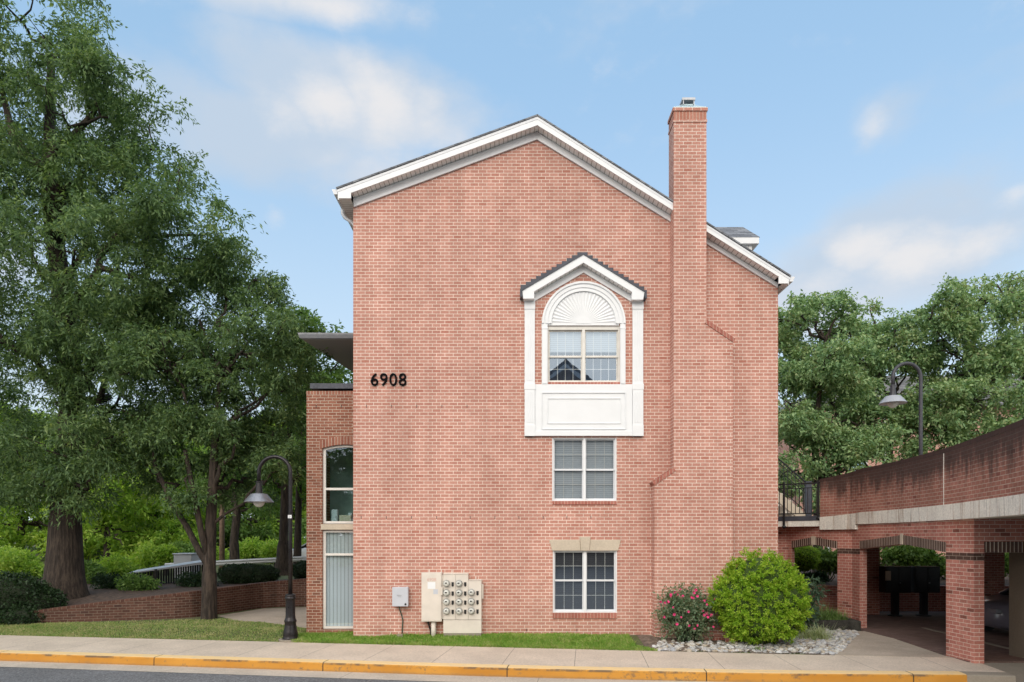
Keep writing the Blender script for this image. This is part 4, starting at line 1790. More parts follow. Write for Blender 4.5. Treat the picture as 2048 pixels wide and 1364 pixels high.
for k in range(5):
    j = (k + 1) % 5
    m_.f.append([i0 + k, i0 + j, i0 + 5 + j, i0 + 5 + k])
m_.f.append([i0 + k for k in range(5)][::-1])
m_.build('gutter_trough', M['grey_metal'], ov)
m_ = MB()
m_.hexa([(P1[0] - .04, OY - .0, oz - .13), (P1[0] - .003, OY, oz - .13), (P1[0] - .003, OY, oz), (P1[0] - .04, OY, oz),
         (P2[0] - .04, 5.0, oz - .13), (P2[0] - .003, 5.0, oz - .13), (P2[0] - .003, 5.0, oz), (P2[0] - .04, 5.0, oz)])
m_.build('fascia', M['soffit_grey'], ov)


# ================================================================== THINGS ON THE WALL
def text_mesh(name, txt, size, ext, mat, parent, loc, bold=0.0, space=1.0, sx=1.0):
    """loc: centre bottom of the writing; it faces -Y."""
    c = bpy.data.curves.new(name, 'FONT')
    c.body = txt
    c.size = size
    c.extrude = ext
    c.offset = bold
    c.space_character = space
    c.align_x = 'CENTER'
    tmp = bpy.data.objects.new(name + '_curve', c)
    COL.objects.link(tmp)
    dg = bpy.context.evaluated_depsgraph_get()
    dg.update()
    me = bpy.data.meshes.new_from_object(tmp.evaluated_get(dg))
    bpy.data.objects.remove(tmp)
    bpy.data.curves.remove(c)
    me.materials.clear()
    me.materials.append(mat)
    for v in me.vertices:
        x, y, z = v.co
        v.co = (x * sx, -z, y)
    o = bpy.data.objects.new(name, me)
    COL.objects.link(o)
    o.parent = parent
    o.location = Vector(loc) - world_loc(parent)
    return o


hn = thing('house_number', (FX(777), 0, FZ(772)), 'black raised house number reading 6908 on the pink brick', 'sign')
for i, chx in enumerate('6908'):
    text_mesh('digit', chx, k_(35.5), (.018), M['numeral'], hn, (FX(749.4 + i * 18.7), -.02, FZ(771.6)), bold=.003, sx=.96)

# grey telecom box and its cable
ub = thing('utility_box', (FX(802), -.16, FZ(1213)), 'small pale grey utility box with cable hanging below it', 'utility box')
m_ = MB()
m_.box(FX(784.5, -.2), FX(815.5, -.2), -.17, -.001, FZ(1212.5, -.2), FZ(1175, -.2))
m_.build('back_box', M['boxgrey'], ub, bevel=.008)
m_ = MB()
m_.box(FX(784.2, -.2), FX(816, -.2), -.20, -.172, FZ(1213, -.2), FZ(1174.5, -.2))
cv = m_.build('cover', M['boxgrey'], ub, bevel=.01)
m_ = MB()
m_.lathe([(.024, 0), (.024, .008), (.012, .009)], (FX(811, -.2), -.2, FZ(1208.5, -.2)), 14, 'Y')
m_.build('lock', M['black'], ub)
m_ = MB()
m_.box(FX(794, -.2), FX(803, -.2), -.2015, -.2005, FZ(1191.5, -.2), FZ(1190, -.2))
m_.box(FX(795.5, -.2), FX(802, -.2), -.2015, -.2005, FZ(1194, -.2), FZ(1193, -.2))
m_.build('label_print', M['grey_metal'], ub)
m_ = MB()
m_.tube([(FX(799), -.08, FZ(1212)), (FX(800.5), -.05, FZ(1220)), (FX(804), -.03, FZ(1231)), (FX(806), -.025, FZ(1241)), (FX(805), -.025, FZ(1254)), (FX(804.5), -.05, FZ(1271))], .014, 8)
m_.build('cable', plain('green_cable', (.03, .06, .04), .5), ub, smooth=True)
m_ = MB()
m_.box(FX(796), FX(807), -.16, -.01, -.06, FZ(1267.5))
m_.build('footing_block', M['column'], ub)

# electric meters
mt = thing('meter_bank', (FX(903), -.2, 0), 'beige electric meter bank with eleven round meters on the brick wall', 'meter bank')
MY = -.22
mx, mz = (lambda p: FX(p, MY)), (lambda p: FZ(p, MY))
m_ = MB()
m_.box(mx(843), mx(883.5), -.24, -.001, mz(1243), mz(1145))
cb = m_.build('main_cabinet', M['cabinet'], mt, bevel=.008)
m_ = MB()
m_.box(mx(845), mx(882), -.246, -.2405, mz(1241), mz(1148))
m_.build('cabinet_door', M['cabinet'], cb, bevel=.004)
m_ = MB()
m_.box(mx(855.5), mx(871), -.2480, -.2465, mz(1177.5), mz(1164))
m_.build('white_notice', M['white'], cb)
m_ = MB()
m_.box(mx(867), mx(876), -.2482, -.2466, mz(1188), mz(1178.5))
m_.build('grey_notice', M['boxgrey'], cb)
text_mesh('painted_number', '6908', k_(9), .0004, plain('faded_red_print', (.60, .38, .32), .6), mt, (mx(863.5), -.2475, mz(1162)))
m_ = MB()
m_.box(mx(884), mx(886.3), -.2, -.001, mz(1238), mz(1150))
m_.box(mx(881.8), mx(885.5), -.265, -.247, mz(1190), mz(1174))
m_.build('door_handle', M['cabinet'], mt)
for nm, x0, x1, zt in (('left', 886.6, 911.3, 1148.5), ('mid', 911.7, 936.2, 1148.5), ('right', 936.6, 962.8, 1161)):
    m_ = MB()
    m_.box(mx(x0), mx(x1), MY, -.001, mz(1239.5), mz(zt))
    m_.box(mx(x0) - .004, mx(x1) + .004, MY - .012, -.001, mz(zt) - .002, mz(zt) + .018)
    m_.build('meter_panel', M['cabinet'], mt, bevel=.005)
m_ = MB()
m_.box(mx(886.6), mx(962.8), MY - .004, -.001, mz(1266.5), mz(1240.3))
m_.build('wiring_trough', M['cabinet'], mt, bevel=.005)
m_ = MB()
m_.box(mx(887), mx(962), MY, -.002, -.14, mz(1266.8))
m_.build('concrete_footing', M['column'], mt)
m_ = MB()
m_.box(mx(963), mx(966.5), -.15, -.001, mz(1198), mz(1168.5))
m_.build('side_box', M['cabinet'], mt, bevel=.004)
for px_, zt in ((857.5, 1145), (881.5, 1145), (903, 1147), (927, 1147), (951, 1160)):
    m_ = MB()
    m_.tube([(mx(px_), -.1, mz(zt) - .01), (mx(px_), -.1, mz(zt) + .075)], .012, 8)
    m_.build('mounting_lug', M['cabinet'], mt)
m_ = MB()
m_.tube([(mx(866), -.12, mz(1242)), (mx(866), -.12, -.12)], .058, 14)
m_.build('conduit', M['cabinet'], mt, smooth=True)
m_ = MB()
m_.tube([(mx(854), -.08, mz(1243)), (mx(856), -.06, mz(1252)), (mx(859.5), -.05, mz(1262)), (mx(860), -.06, -.1)], .02, 8)
m_.build('ground_wire', M['breaker'], mt, smooth=True)
for ci, (cx_, rows_) in enumerate(((893.2, (1166.8, 1185.4, 1203.5, 1222)), (918.2, (1166.8, 1185.4, 1203.5, 1222)), (942.8, (1184.5, 1202.8, 1221.3)))):
    for py in rows_:
        c = (mx(cx_), MY, mz(py))
        m_ = MB()
        m_.lathe([(.084, -.01), (.084, .03), (.078, .04), (.068, .04)], c, 20, 'Y')
        me_ = m_.build('meter', M['meter_ring'], mt, smooth=False)
        m_ = MB()
        m_.lathe([(.068, .035), (.066, .10), (.055, .118), (.02, .123)], c, 20, 'Y')
        m_.build('meter_dome', M['meter_face'], me_, smooth=True)
        m_ = MB()
        m_.box(c[0] - .028, c[0] + .018, MY - .127, MY - .1235, c[2] + .0, c[2] + .028)
        m_.build('meter_dial', M['breaker'], me_)
        m_ = MB()
        x, z = c[0] + .145, c[2] - .02
        m_.prism([(x - .027, z + .05), (x - .027, z - .035), (x, z - .06), (x + .027, z - .035), (x + .027, z + .05)], MY - .014, MY - .001)
        m_.build('breaker_switch', M['breaker'], mt)


# ================================================================== STREET LAMPS
def lamp(loc, label, pole_h=3.98, base=True, group='street lamps with hooked necks', body='lamp_black', shade='lamp_shade'):
    x, y, z = loc
    t = thing('street_lamp', loc, label, 'street lamp', group)
    if base:
        m_ = MB()
        m_.lathe([(.187, -.05), (.187, .045), (.172, .07), (.178, .10), (.16, .2), (.137, .33), (.128, .40), (.143, .42), (.143, .455), (.122, .50), (.113, .54), (.108, .93), (.112, .96), (.13, .975), (.13, 1.0), (.105, 1.02), (.122, 1.045), (.122, 1.065), (.06, 1.09)], loc, 28)
        m_.build('lamp_base', M[body], t, smooth=True)
        m_ = MB()
        m_.lathe([(.27, -.04), (.27, .012), (.25, .016)], loc, 24)
        m_.build('footing', M['column'], t)
    m_ = MB()
    r = .376
    s = pole_h
    pts = [(x, y, z + (1.0 if base else -.1)), (x, y, z + s * .6), (x, y, z + s)]
    for k in range(1, 15):
        a = math.pi * k / 14
        pts.append((x - r + math.cos(a) * r, y, z + s + math.sin(a) * r))
    pts.append((x - 2 * r, y, z + s - .23))
    m_.tube(pts, [.050, .047, .046] + [.045] * 14 + [.043], 14)
    m_.build('pole', M[body], t, smooth=True)
    m_ = MB()
    m_.lathe([(.0505, 0), (.0505, .03)], (x, y, z + s - 1.1), 16)
    m_.build('pole_joint', M[body], t)
    lx, hz = x - 2 * r, z + s - .71
    m_ = MB()
    m_.lathe([(.095, 0), (.082, .015), (.062, .26), (.068, .27), (.068, .30), (.045, .31)], (lx, y, hz + .20), 20)
    m_.build('lamp_neck', M[body], t, smooth=False)
    m_ = MB()
    m_.lathe([(.325, .012), (.34, 0), (.345, .006), (.19, .195), (.10, .215)], (lx, y, hz), 36)
    m_.build('lamp_shade', M[shade], t, smooth=False)
    m_ = MB()
    m_.lathe([(max(.004, math.sin(math.pi * k / 12) * .138), -math.cos(math.pi * k / 12) * .138) for k in range(13)], (lx, y, hz + .02), 22)
    m_.build('globe', M['globe'], t, smooth=True)
    return t


lb = G(577.5, 1278, -.08)
lm = lamp((lb.x + .04, lb.y, -.09), 'black hooked street lamp on the lawn left of the annex')
m_ = MB()
m_.box(lb.x + .0, lb.x + .085, lb.y - .058, lb.y - .05, 2.80, 2.875)
m_.build('number_tag', M['white'], lm)
text_mesh('tag_number', '31', .065, .0004, M['breaker'], lm, (lb.x + .042, lb.y - .0585, 2.815))
lamp((11.02, 2.0, 3.02), 'black hooked street lamp rising behind the garage parapet', pole_h=3.64, base=False, body='lamp_grey', shade='lamp_shade_pale')


# ================================================================== PARKING GARAGE
gar = thing('parking_garage', (9.1, -2.2, 0), 'weathered red brick parking garage with arches and stained parapet', 'garage')
PW = [(6.42, 5.4), (8.48, 4.6), (9.41, 2.48), (9.38, .3), (9.03, -2.2), (9.07, -3.0)]
pw = poly_path(PW)
cu = pw.cum


def tri_arch(u0, u1, z0, zr):
    return lambda u: z0 + zr * (1 - abs(2 * (u - (u0 + u1) / 2) / (u1 - u0)))


A1 = (cu[1] + .067 * (cu[2] - cu[1]), cu[1] + .79 * (cu[2] - cu[1]))
A2 = (cu[2] + .42, cu[4])
f1, f2 = tri_arch(*A1, 2.02, .12), tri_arch(*A2, 2.03, .16)
us = list(cu) + [sum(A1) / 2, sum(A2) / 2]
m_ = MB()
strip_wall(m_, pw, us, -.4, 2.72, [(A1[0], A1[1], lambda u: -.4, f1), (A2[0], A2[1], lambda u: -.4, f2)], .21)
gw = m_.build('arcade_wall', M['brick_garage'], gar)
pwo = lambda k: (lambda u: (pw(u)[0] + pw(u)[2] * k, pw(u)[1] + pw(u)[3] * k, pw(u)[2], pw(u)[3]))
for (u0, u1), f in ((A1, f1), (A2, f2)):
    m_ = MB()
    strip_wall(m_, pwo(.006), [u0, (u0 + u1) / 2, u1] + [c for c in cu if u0 < c < u1], lambda u, f=f: f(u) + .002, lambda u, f=f: f(u) + .215, [], .05)
    m_.build('soldier_arch', M['brick_soldier'], gar)
    um = (u0 + u1) / 2
    m_ = MB()
    strip_wall(m_, pwo(.02), [um - .075, um + .075], lambda u, f=f, um=um: f(um) - .015, lambda u, f=f, um=um: f(um) + .24, [], .06)
    m_.build('keystone', M['stone'], gar)
darkbrick = brick_mat('brick_dark_band', (.075, .045, .037), (.12, .07, .055), (.40, .31, .25), .205, .0787, .0055)
for a, b in ((A2[1], cu[5]), (A1[1], A2[0])):
    m_ = MB()
    strip_wall(m_, pwo(.003), [a, b] + [c for c in cu if a < c < b], 1.885, 2.03, [], .02)
    m_.build('dark_band', darkbrick, gar)
# front wall over the drive
fw = poly_path([(9.07, -3.0), (18, -3.0)])
m_ = MB()
strip_wall(m_, fw, [0, .2, 8.9], -.4, 2.72, [(.2, 8.2, lambda u: -.4, lambda u: 2.045)], .3)
m_.build('front_wall', M['brick_garage'], gar)
m_ = MB()
fwo = poly_path([(9.07, -3.006), (18, -3.006)])
strip_wall(m_, fwo, [.2, 8.2], 2.047, 2.26, [], .05)
m_.build('soldier_lintel', M['brick_soldier'], gar)
m_ = MB()
m_.box(9.06 + .003, 9.27 + .003, -3.004, -2.98, 1.885, 2.03)
m_.build('dark_band', darkbrick, gar)
# curved parapet on its concrete band
PPs = resample([(8.90, 3.32), (9.31, 2.42), (9.33, .3), (8.985, -2.2), (8.52, -3.96), (7.98, -5.74), (7.35, -7.3), (7.5, -8.2), (8.4, -8.5), (12, -8.5), (20, -8.5), (30, -8.5)], .35)
pp = poly_path(PPs)
L_ = pp.cum[-1]
ptop = lambda u: 4.03 + .16 * min(1, u / 1.6)
pb0 = lambda u: 2.93 + .09 * min(1, u / 1.6)
m_ = MB()
strip_wall(m_, pp, pp.cum, pb0, lambda u: ptop(u) - .095, [], .26)
par = m_.build('parapet', M['brick_parapet'], gar)
m_ = MB()
ppo = lambda k: (lambda u: (pp(u)[0] + pp(u)[2] * k, pp(u)[1] + pp(u)[3] * k, pp(u)[2], pp(u)[3]))
strip_wall(m_, ppo(.005), pp.cum, lambda u: ptop(u) - .095, ptop, [], .27)
m_.build('coping', brick_mat('brick_cap_stained', (.20, .07, .05), (.29, .11, .08), (.36, .26, .21), .0787, 5.0, .005, offset=0, stain=(2.9, 4.3)), par)
m_ = MB()
ust = min(pp.cum, key=lambda u: abs(u - 1.15))
strip_wall(m_, ppo(.02), [u for u in pp.cum if u >= ust], 2.70, pb0, [], .3)
strip_wall(m_, ppo(.02), [u for u in pp.cum if u <= ust], 2.565, pb0, [], .3)
m_.build('concrete_band', M['band'], gar)
uj = min(pp.cum, key=lambda u: abs(pp(u)[1] + 2.25))
m_ = MB()
strip_wall(m_, ppo(.008), [uj - .012, uj + .012], pb0, lambda u: ptop(u) - .1, [], .03)
m_.build('control_joint', M['band'], gar)
m_ = MB()
deck = [(pp(u)[0] - pp(u)[2] * .2, pp(u)[1] - pp(u)[3] * .2) for u in pp.cum[::-1]] + [(9.2, 6.2), (30, 6.2)]
m_.slab(deck[::-1] if False else deck[::-1], 2.705, 3.0)
m_.build('deck_slab', M['column'], gar)
m_ = MB()
m_.box(10.6, 30, 5.9, 6.15, 3.002, 3.86)
m_.build('rear_parapet', M['brick_garage'], gar)
m_ = MB()
m_.box(29.7, 30, -7.6, 6.2, -.3, 2.704)
m_.build('side_wall', M['brick_garage'], gar)
m_ = MB()
m_.box(10.37, 11.1, -2.65, -2.16, -.3, 2.704)
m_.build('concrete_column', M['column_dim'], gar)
for cx_ in (13.5, 20.0, 27.0):
    m_ = MB()
    m_.box(cx_, cx_ + .6, -8.2, -7.6, -.4, 2.704)
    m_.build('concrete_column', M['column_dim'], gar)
m_ = MB()
m_.box(11.0, 11.72, 5.35, 5.85, -.3, 2.704)
m_.build('brick_pier', M['brick_garage'], gar)
m_ = MB()
m_.box(15.0, 15.7, 5.35, 5.85, -.3, 2.704)
m_.build('brick_pier', M['brick_garage'], gar)

# bridge to the building with its railing
br = thing('footbridge', (7.9, 4.4, 2.66), 'concrete footbridge slab with black metal railing beside the pink building', 'footbridge')
e0, e1 = Vector((8.93, 3.36)), Vector((6.41, 5.26))
m_ = MB()
m_.slab([(e1.x, e1.y), (e0.x, e0.y), (9.18, 3.3), (9.18, 9.0), (6.41, 9.0)], 2.665, 2.83)
m_.slab([(6.41, 9.01), (10.4, 9.01), (10.4, 6.22), (9.19, 6.22), (9.19, 9.005)][::-1], 2.665, 2.83) if False else None
m_.build('slab', M['band'], br)
dv = (e1 - e0).normalized()
nv = Vector((dv.y, -dv.x))
if nv.y > 0:
    nv = -nv
ln = (e1 - e0).length


def on(s, k=0.0):
    p = e0 + dv * s + nv * k
    return p


m_ = MB()
c = on(ln / 2, -.02)
m_.obox(c, (dv.x, dv.y), (nv.x, nv.y), ln / 2 - .01, .035, 2.832, 2.97)
m_.build('edge_channel', M['dark_slate'], br)
m_ = MB()
for z0, z1, hw in ((3.90, 3.945, .03), (3.78, 3.805, .016), (3.03, 3.06, .016)):
    m_.obox(c, (dv.x, dv.y), (nv.x, nv.y), ln / 2 - .01, hw, z0, z1)
m_.build('handrail', M['black'], br)
m_ = MB()
s = .12
while s < ln - .05:
    q = on(s, -.02)
    m_.obox(q, (dv.x, dv.y), (nv.x, nv.y), .009, .009, 3.06, 3.78)
    s += .115
m_.build('balusters', M['black'], br)['kind'] = 'stuff'
for s in (.06, 1.01, 2.2):
    q = on(s, .028 if s > .5 else 0)
    m_ = MB()
    m_.obox(q, (dv.x, dv.y), (nv.x, nv.y), .028, .028, 2.62 if s > .5 else 2.84, 3.99)
    m_.lathe([(.01, -.06), (.05, -.03), (.06, .0), (.05, .03), (.02, .05)], (q.x, q.y, 2.66 if s > .5 else 2.9), 12)
    m_.build('rail_post', M['black'], br)

# stair behind
st = thing('staircase', (9.4, 7.1, 2.83), 'pale outdoor stair with black sloping railing behind the footbridge', 'stair')
m_ = MB()
sx0, sz0, slope = 10.15, 2.9, .85
for i in range(12):
    x1 = sx0 - i * .28
    m_.box(x1 - .28, x1, 6.95, 8.3, sz0 + i * .28 * slope - .2 * (i > 0), sz0 + (i + 1) * .28 * slope)
m_.build('steps', M['band'], st)
m_ = MB()
x9 = sx0 - 12 * .28
m_.prism([(x9, sz0 + 12 * .28 * slope - .35), (sx0 + .05, sz0 - .25), (sx0 + .05, sz0 + .1), (x9, sz0 + 12 * .28 * slope + .06)], 6.88, 6.94)
m_.build('stringer', M['stone'], st)
m_ = MB()
for h0, r in ((1.30, .026), (1.17, .013), (.92, .013), (.32, .014)):
    m_.tube([(sx0 - .15, 6.9, sz0 + h0 + .05), (x9, 6.9, sz0 + 12 * .28 * slope + h0 - .05)], r, 6)
for i in range(26):
    x = sx0 - .22 - i * .13
    zz = sz0 + (sx0 - x) * slope * .98
    m_.box(x - .008, x + .008, 6.892, 6.908, zz + .30, zz + 1.2)
m_.build('stair_railing', M['black'], st)
m_ = MB()
m_.box(sx0 - .14, sx0 + .05, 6.82, 6.98, 2.84, 4.26)
m_.build('newel_post', M['dark_slate'], st)

# inside the garage: mailboxes, notice, car
for i, (pa, pb) in enumerate(((1771, 1823), (1829, 1881))):
    a, b = W(pa, 1133, 21.2), W(pb, 1186, 21.2)
    cx_ = (a.x + b.x) / 2
    t = thing('mailbox_cluster', (cx_, 4.85, -.11), 'black cluster mailbox on a pedestal, cream notice on its left' if i == 0 else 'black cluster mailbox on a pedestal nearest the large brick pier', 'mailbox', 'mailboxes under the garage')
    m_ = MB()
    m_.box(a.x + .01, b.x - .01, 4.8, 5.2, .62, 1.44)
    bx = m_.build('cabinet', M['breaker'], t, bevel=.01)
    m_ = MB()
    for r_ in range(4):
        for c_ in range(2):
            x0 = a.x + .05 + c_ * .37
            m_.box(x0, x0 + .33, 4.788, 4.799, .66 + r_ * .19, .83 + r_ * .19)
    m_.build('mail_doors', plain('mail_door_paint', (.008, .008, .01), .4, 0, var=.05), bx)
    m_ = MB()
    m_.lathe([(.02, 0), (.02, .02), (.008, .025)], (cx_ + .05, 4.788, .93), 10, 'Y')
    m_.build('lock', M['grey_metal'], bx)
    m_ = MB()
    m_.box(cx_ - .09, cx_ + .09, 4.92, 5.08, -.11, .62)
    m_.lathe([(.22, 0), (.22, .03), (.1, .04)], (cx_, 5.0, -.112), 14)
    m_.build('pedestal', M['breaker'], t)
a, b = W(1771.5, 1142, 21.16), W(1782, 1161, 21.16)
m_ = MB()
m_.box(a.x, b.x, 4.765, 4.785, b.z, a.z)
solid('notice_board', m_, M['stone'], 'small cream notice fixed on the left black mailbox', 'notice', loc=((a.x + b.x) / 2, 4.77, b.z))

wall2 = thing('garden_wall', (12, 6.6, 0), 'dark low brick retaining wall behind the garage arches', 'wall')
gp = poly_path([(6.5, 7.6), (9.4, 6.9), (11, 6.45), (30, 6.45)])
m_ = MB()
strip_wall(m_, gp, gp.cum, -.4, lambda u: .92 - .2 * min(1, u / 4.5), [], .25)
m_.build('wall', M['brick_garage'], wall2)
m_ = MB()
m_.face([(6.4, 7.7, .86), (9.5, 7.0, .74), (11, 6.6, .66), (40, 6.6, .66), (40, 60, .66), (6.4, 60, .66)])
tag(m_.build('garden_bed', M['soil']), kind='structure')


def car(loc, rz, paint, label, group=None):
    """A saloon car, its length along local X, nose towards -X."""
    t = thing('parked_car', (0, 0, 0), label, 'car', group)
    secs = [(-2.25, .38, .62, .55), (-2.18, .26, .74, .74), (-1.9, .2, .83, .84), (-1.2, .2, .94, .88), (-.9, .2, .97, .89), (.9, .2, .99, .89), (1.6, .22, 1.0, .87), (2.05, .26, .97, .80), (2.2, .4, .88, .66)]
    m_ = MB()
    rows_ = []
    for x, z0, z1, hw in secs:
        zm = (z0 + z1) / 2
        ring_ = [(-hw * .86, z0), (hw * .86, z0), (hw * .99, z0 + .12), (hw, zm), (hw * .97, z1 - .08), (hw * .86, z1), (-hw * .86, z1), (-hw * .97, z1 - .08), (-hw, zm), (-hw * .99, z0 + .12)]
        rows_.append([(x, y, z) for y, z in ring_])
    i0 = 0
    for r_ in rows_:
        m_.v += r_
    k = 10
    for i in range(len(rows_) - 1):
        for j in range(k):
            j2 = (j + 1) % k
            m_.f.append([i * k + j, i * k + j2, (i + 1) * k + j2, (i + 1) * k + j])
    m_.f.append(list(range(k))[::-1])
    m_.f.append([(len(rows_) - 1) * k + j for j in range(k)])
    m_.build('body', paint, t, smooth=True, bevel=0)
    m_ = MB()
    cab = [(-1.05, .95, .80, .0), (-.35, 1.38, .62, .1), (.1, 1.45, .60, .1), (.75, 1.41, .61, .1), (1.65, .98, .78, 0)]
    rows_ = []
    for x, z, hw, _ in cab:
        rows_.append([(x, -hw - .06, .93), (x, -hw, max(.95, z - .05)), (x, -hw * .85, z), (x, hw * .85, z), (x, hw, max(.95, z - .05)), (x, hw + .06, .93)])
    b0 = len(m_.v)
    for r_ in rows_:
        m_.v += r_
    for i in range(len(rows_) - 1):
        for j in range(5):
            m_.f.append([i * 6 + j, (i + 1) * 6 + j, (i + 1) * 6 + j + 1, i * 6 + j + 1])
    m_.build('windows', M['car_glass'], t, smooth=False)
    m_ = MB()
    m_.hexa([(-.38, -.53, 1.39), (.8, -.53, 1.42), (.8, -.50, 1.455), (-.3, -.50, 1.44), (-.38, .53, 1.39), (.8, .53, 1.42), (.8, .50, 1.455), (-.3, .50, 1.44)])
    m_.tube([(-1.05, -.80, .97), (-.36, -.62, 1.39), (.1, -.60, 1.45), (.78, -.60, 1.41), (1.66, -.76, 1.0)], .03, 6)
    m_.tube([(-1.05, .80, .97), (-.36, .62, 1.39), (.1, .60, 1.45), (.78, .60, 1.41), (1.66, .76, 1.0)], .03, 6)
    m_.build('roof', paint, t)
    for x in (-1.42, 1.35):
        for y in (-.86, .70):
            m_ = MB()
            m_.tube([(x, y, .32), (x, y + .19, .32)], .32, 20)
            wh = m_.build('wheel', M['breaker'], t, smooth=False)
            m_ = MB()
            m_.tube([(x, y - .01, .32), (x, y + .2, .32)], .2, 14)
            m_.build('rim', M['grey_metal'], wh)
    for y in (-.6, .6):
        m_ = MB()
        m_.box(-2.235, -2.10, y - .16, y + .16, .60, .72)
        m_.build('headlight', M['lamp_glass'], t, bevel=.02)
        m_ = MB()
        m_.box(2.06, 2.19, y - .16, y + .16, .74, .88)
        m_.build('tail_light', plain('tail_red', (.3, .01, .01), .3), t, bevel=.02)
    t.location = loc
    t.rotation_euler = (0, 0, rz)
    return t


M['car_glass'] = plain('car_glass', (.012, .014, .017), .08)
M['lamp_glass'] = plain('headlight_glass', (.16, .16, .18), .15)
M['car_dark'], _t, _b = new_mat('car_dark_paint')
_b.inputs['Base Color'].default_value = (.13, .12, .15, 1)
_b.inputs['Roughness'].default_value = .28
_b.inputs['Coat Weight'].default_value = .5
M['car_white'] = plain('car_white_paint', (.70, .72, .74), .25, var=.03)
M['car_blue'] = plain('car_blue_paint', (.35, .42, .50), .25, .3, var=.03)
p = W(1968, 1230, 16.9)
car((p.x + 2.25, .85, -.11), 0, M['car_dark'], 'dark grey car parked in the garage behind the brick pier')

# ================================================================== PLANTED BED BY THE SIDEWALK
def rock_bed(poly, n, seed):
    rng = np.random.default_rng(seed)
    xs = [p[0] for p in poly]
    ys = [p[1] for p in poly]
    P = []

    def inside(x, y):
        c = False
        j = len(poly) - 1
        for i in range(len(poly)):
            if (poly[i][1] > y) != (poly[j][1] > y) and x < (poly[j][0] - poly[i][0]) * (y - poly[i][1]) / (poly[j][1] - poly[i][1]) + poly[i][0]:
                c = not c
            j = i
        return c
    while len(P) < n:
        x, y = rng.uniform(min(xs), max(xs)), rng.uniform(min(ys), max(ys))
        if inside(x, y):
            P.append((x, y))
    return P


import bmesh
bmx = bmesh.new()
bmesh.ops.create_icosphere(bmx, subdivisions=2, radius=1)
ICO_V = np.array([v.co[:] for v in bmx.verts])
ICO_F = [[v.index for v in f.verts] for f in bmx.faces]
bmx.free()


def rocks_mesh(pts, rng, r0, r1):
    V, Fc = [], []
    for (x, y) in pts:
        r = r0 + (r1 - r0) * rng.uniform() ** 2
        s = np.array([rng.uniform(.8, 1.5), rng.uniform(.7, 1.2), rng.uniform(.45, .8)]) * r
        a = rng.uniform(0, 6.28)
        ph = rng.uniform(0, 6, 3)
        v = ICO_V * (1 + .13 * np.sin(ICO_V @ rng.normal(size=3) * 2.5 + ph[0]))[:, None] * s
        c, sn = math.cos(a), math.sin(a)
        tl = rng.normal() * .35
        v = np.stack([v[:, 0] * c - v[:, 1] * sn, v[:, 0] * sn + v[:, 1] * c, v[:, 2] + v[:, 0] * tl], 1)
        b = len(V)
        V += [(p_[0] + x, p_[1] + y, p_[2] + zg(x, y) + s[2] * .35) for p_ in v]
        Fc += [[i + b for i in f] for f in ICO_F]
    return V, Fc


def rock_mat():
    m, t, b = new_mat('river_stone')
    g = t.nodes.new('ShaderNodeNewGeometry')
    rp = t.nodes.new('ShaderNodeValToRGB')
    el = rp.color_ramp.elements
    cols = [(.28, .27, .26), (.46, .45, .44), (.56, .54, .50), (.42, .34, .24), (.62, .61, .60), (.33, .34, .36)]
    el[0].color = (*cols[0], 1)
    el[1].color = (*cols[-1], 1)
    for i, c in enumerate(cols[1:-1]):
        e = el.new((i + 1) / 5)
        e.color = (*c, 1)
    t.links.new(g.outputs['Random Per Island'], rp.inputs[0])
    n = tex_noise(t, g.outputs['Position'], 40, 5)
    t.links.new(mixc(1.0, rp.outputs[0], mixc(maprange(n, .3, .7, 0, 1, tree=t), (.8,) * 3, (1.15,) * 3, tree=t), 'MULTIPLY', t), b.inputs['Base Color'])
    b.inputs['Roughness'].default_value = .75
    return m


M['rock'] = rock_mat()
rng = np.random.default_rng(5)
def bp(px, py):
    p = G(px, py, -.12)
    return (p.x, p.y)
poly = [bp(1290, 1300), bp(1330, 1290), bp(1380, 1290), bp(1450, 1288), bp(1560, 1286), bp(1600, 1272), bp(1650, 1262), bp(1722, 1262), bp(1700, 1285), bp(1678, 1308.5), bp(1500, 1304.5), bp(1400, 1302.5)]
V, Fc = rocks_mesh(rock_bed(poly, 2100, 3), rng, .018, .066)
m_ = MB()
m_.v, m_.f = V, Fc
tag(m_.build('river_gravel', M['rock'], smooth=True), kind='stuff')
m_ = MB()
sp = [bp(1296, 1296), bp(1400, 1303.5), bp(1680, 1309), bp(1725, 1262), bp(1700, 1240), bp(1560, 1236), bp(1540, 1262)] 
sp2 = [(3.0, -.05), (3.0, back_d(3.0) + CAMY + .08), (5, back_d(5) + CAMY + .06), (6.7, back_d(6.7) + CAMY + .06), (8.7, 1.5), (8.9, 4), (6.4, 4), (6.4, -.03)]
gxs = np.linspace(2.95, 8.95, 40)
gys = np.linspace(-2.2, 4.2, 44)
def in_poly(x, y, poly):
    c = False
    j = len(poly) - 1
    for i in range(len(poly)):
        if (poly[i][1] > y) != (poly[j][1] > y) and x < (poly[j][0] - poly[i][0]) * (y - poly[i][1]) / (poly[j][1] - poly[i][1]) + poly[i][0]:
            c = not c
        j = i
    return c
m_.v = [(x, y, zg(x, y) + .012 + .012 * math.sin(x * 7 + y * 5)) for y in gys for x in gxs]
m_.f = []
for j in range(43):
    for i in range(39):
        if in_poly((gxs[i] + gxs[i + 1]) / 2, (gys[j] + gys[j + 1]) / 2, sp2):
            m_.f.append([j * 40 + i, j * 40 + i + 1, (j + 1) * 40 + i + 1, (j + 1) * 40 + i])
tag(m_.build('flower_bed', M['bed_soil'], smooth=True), kind='structure')

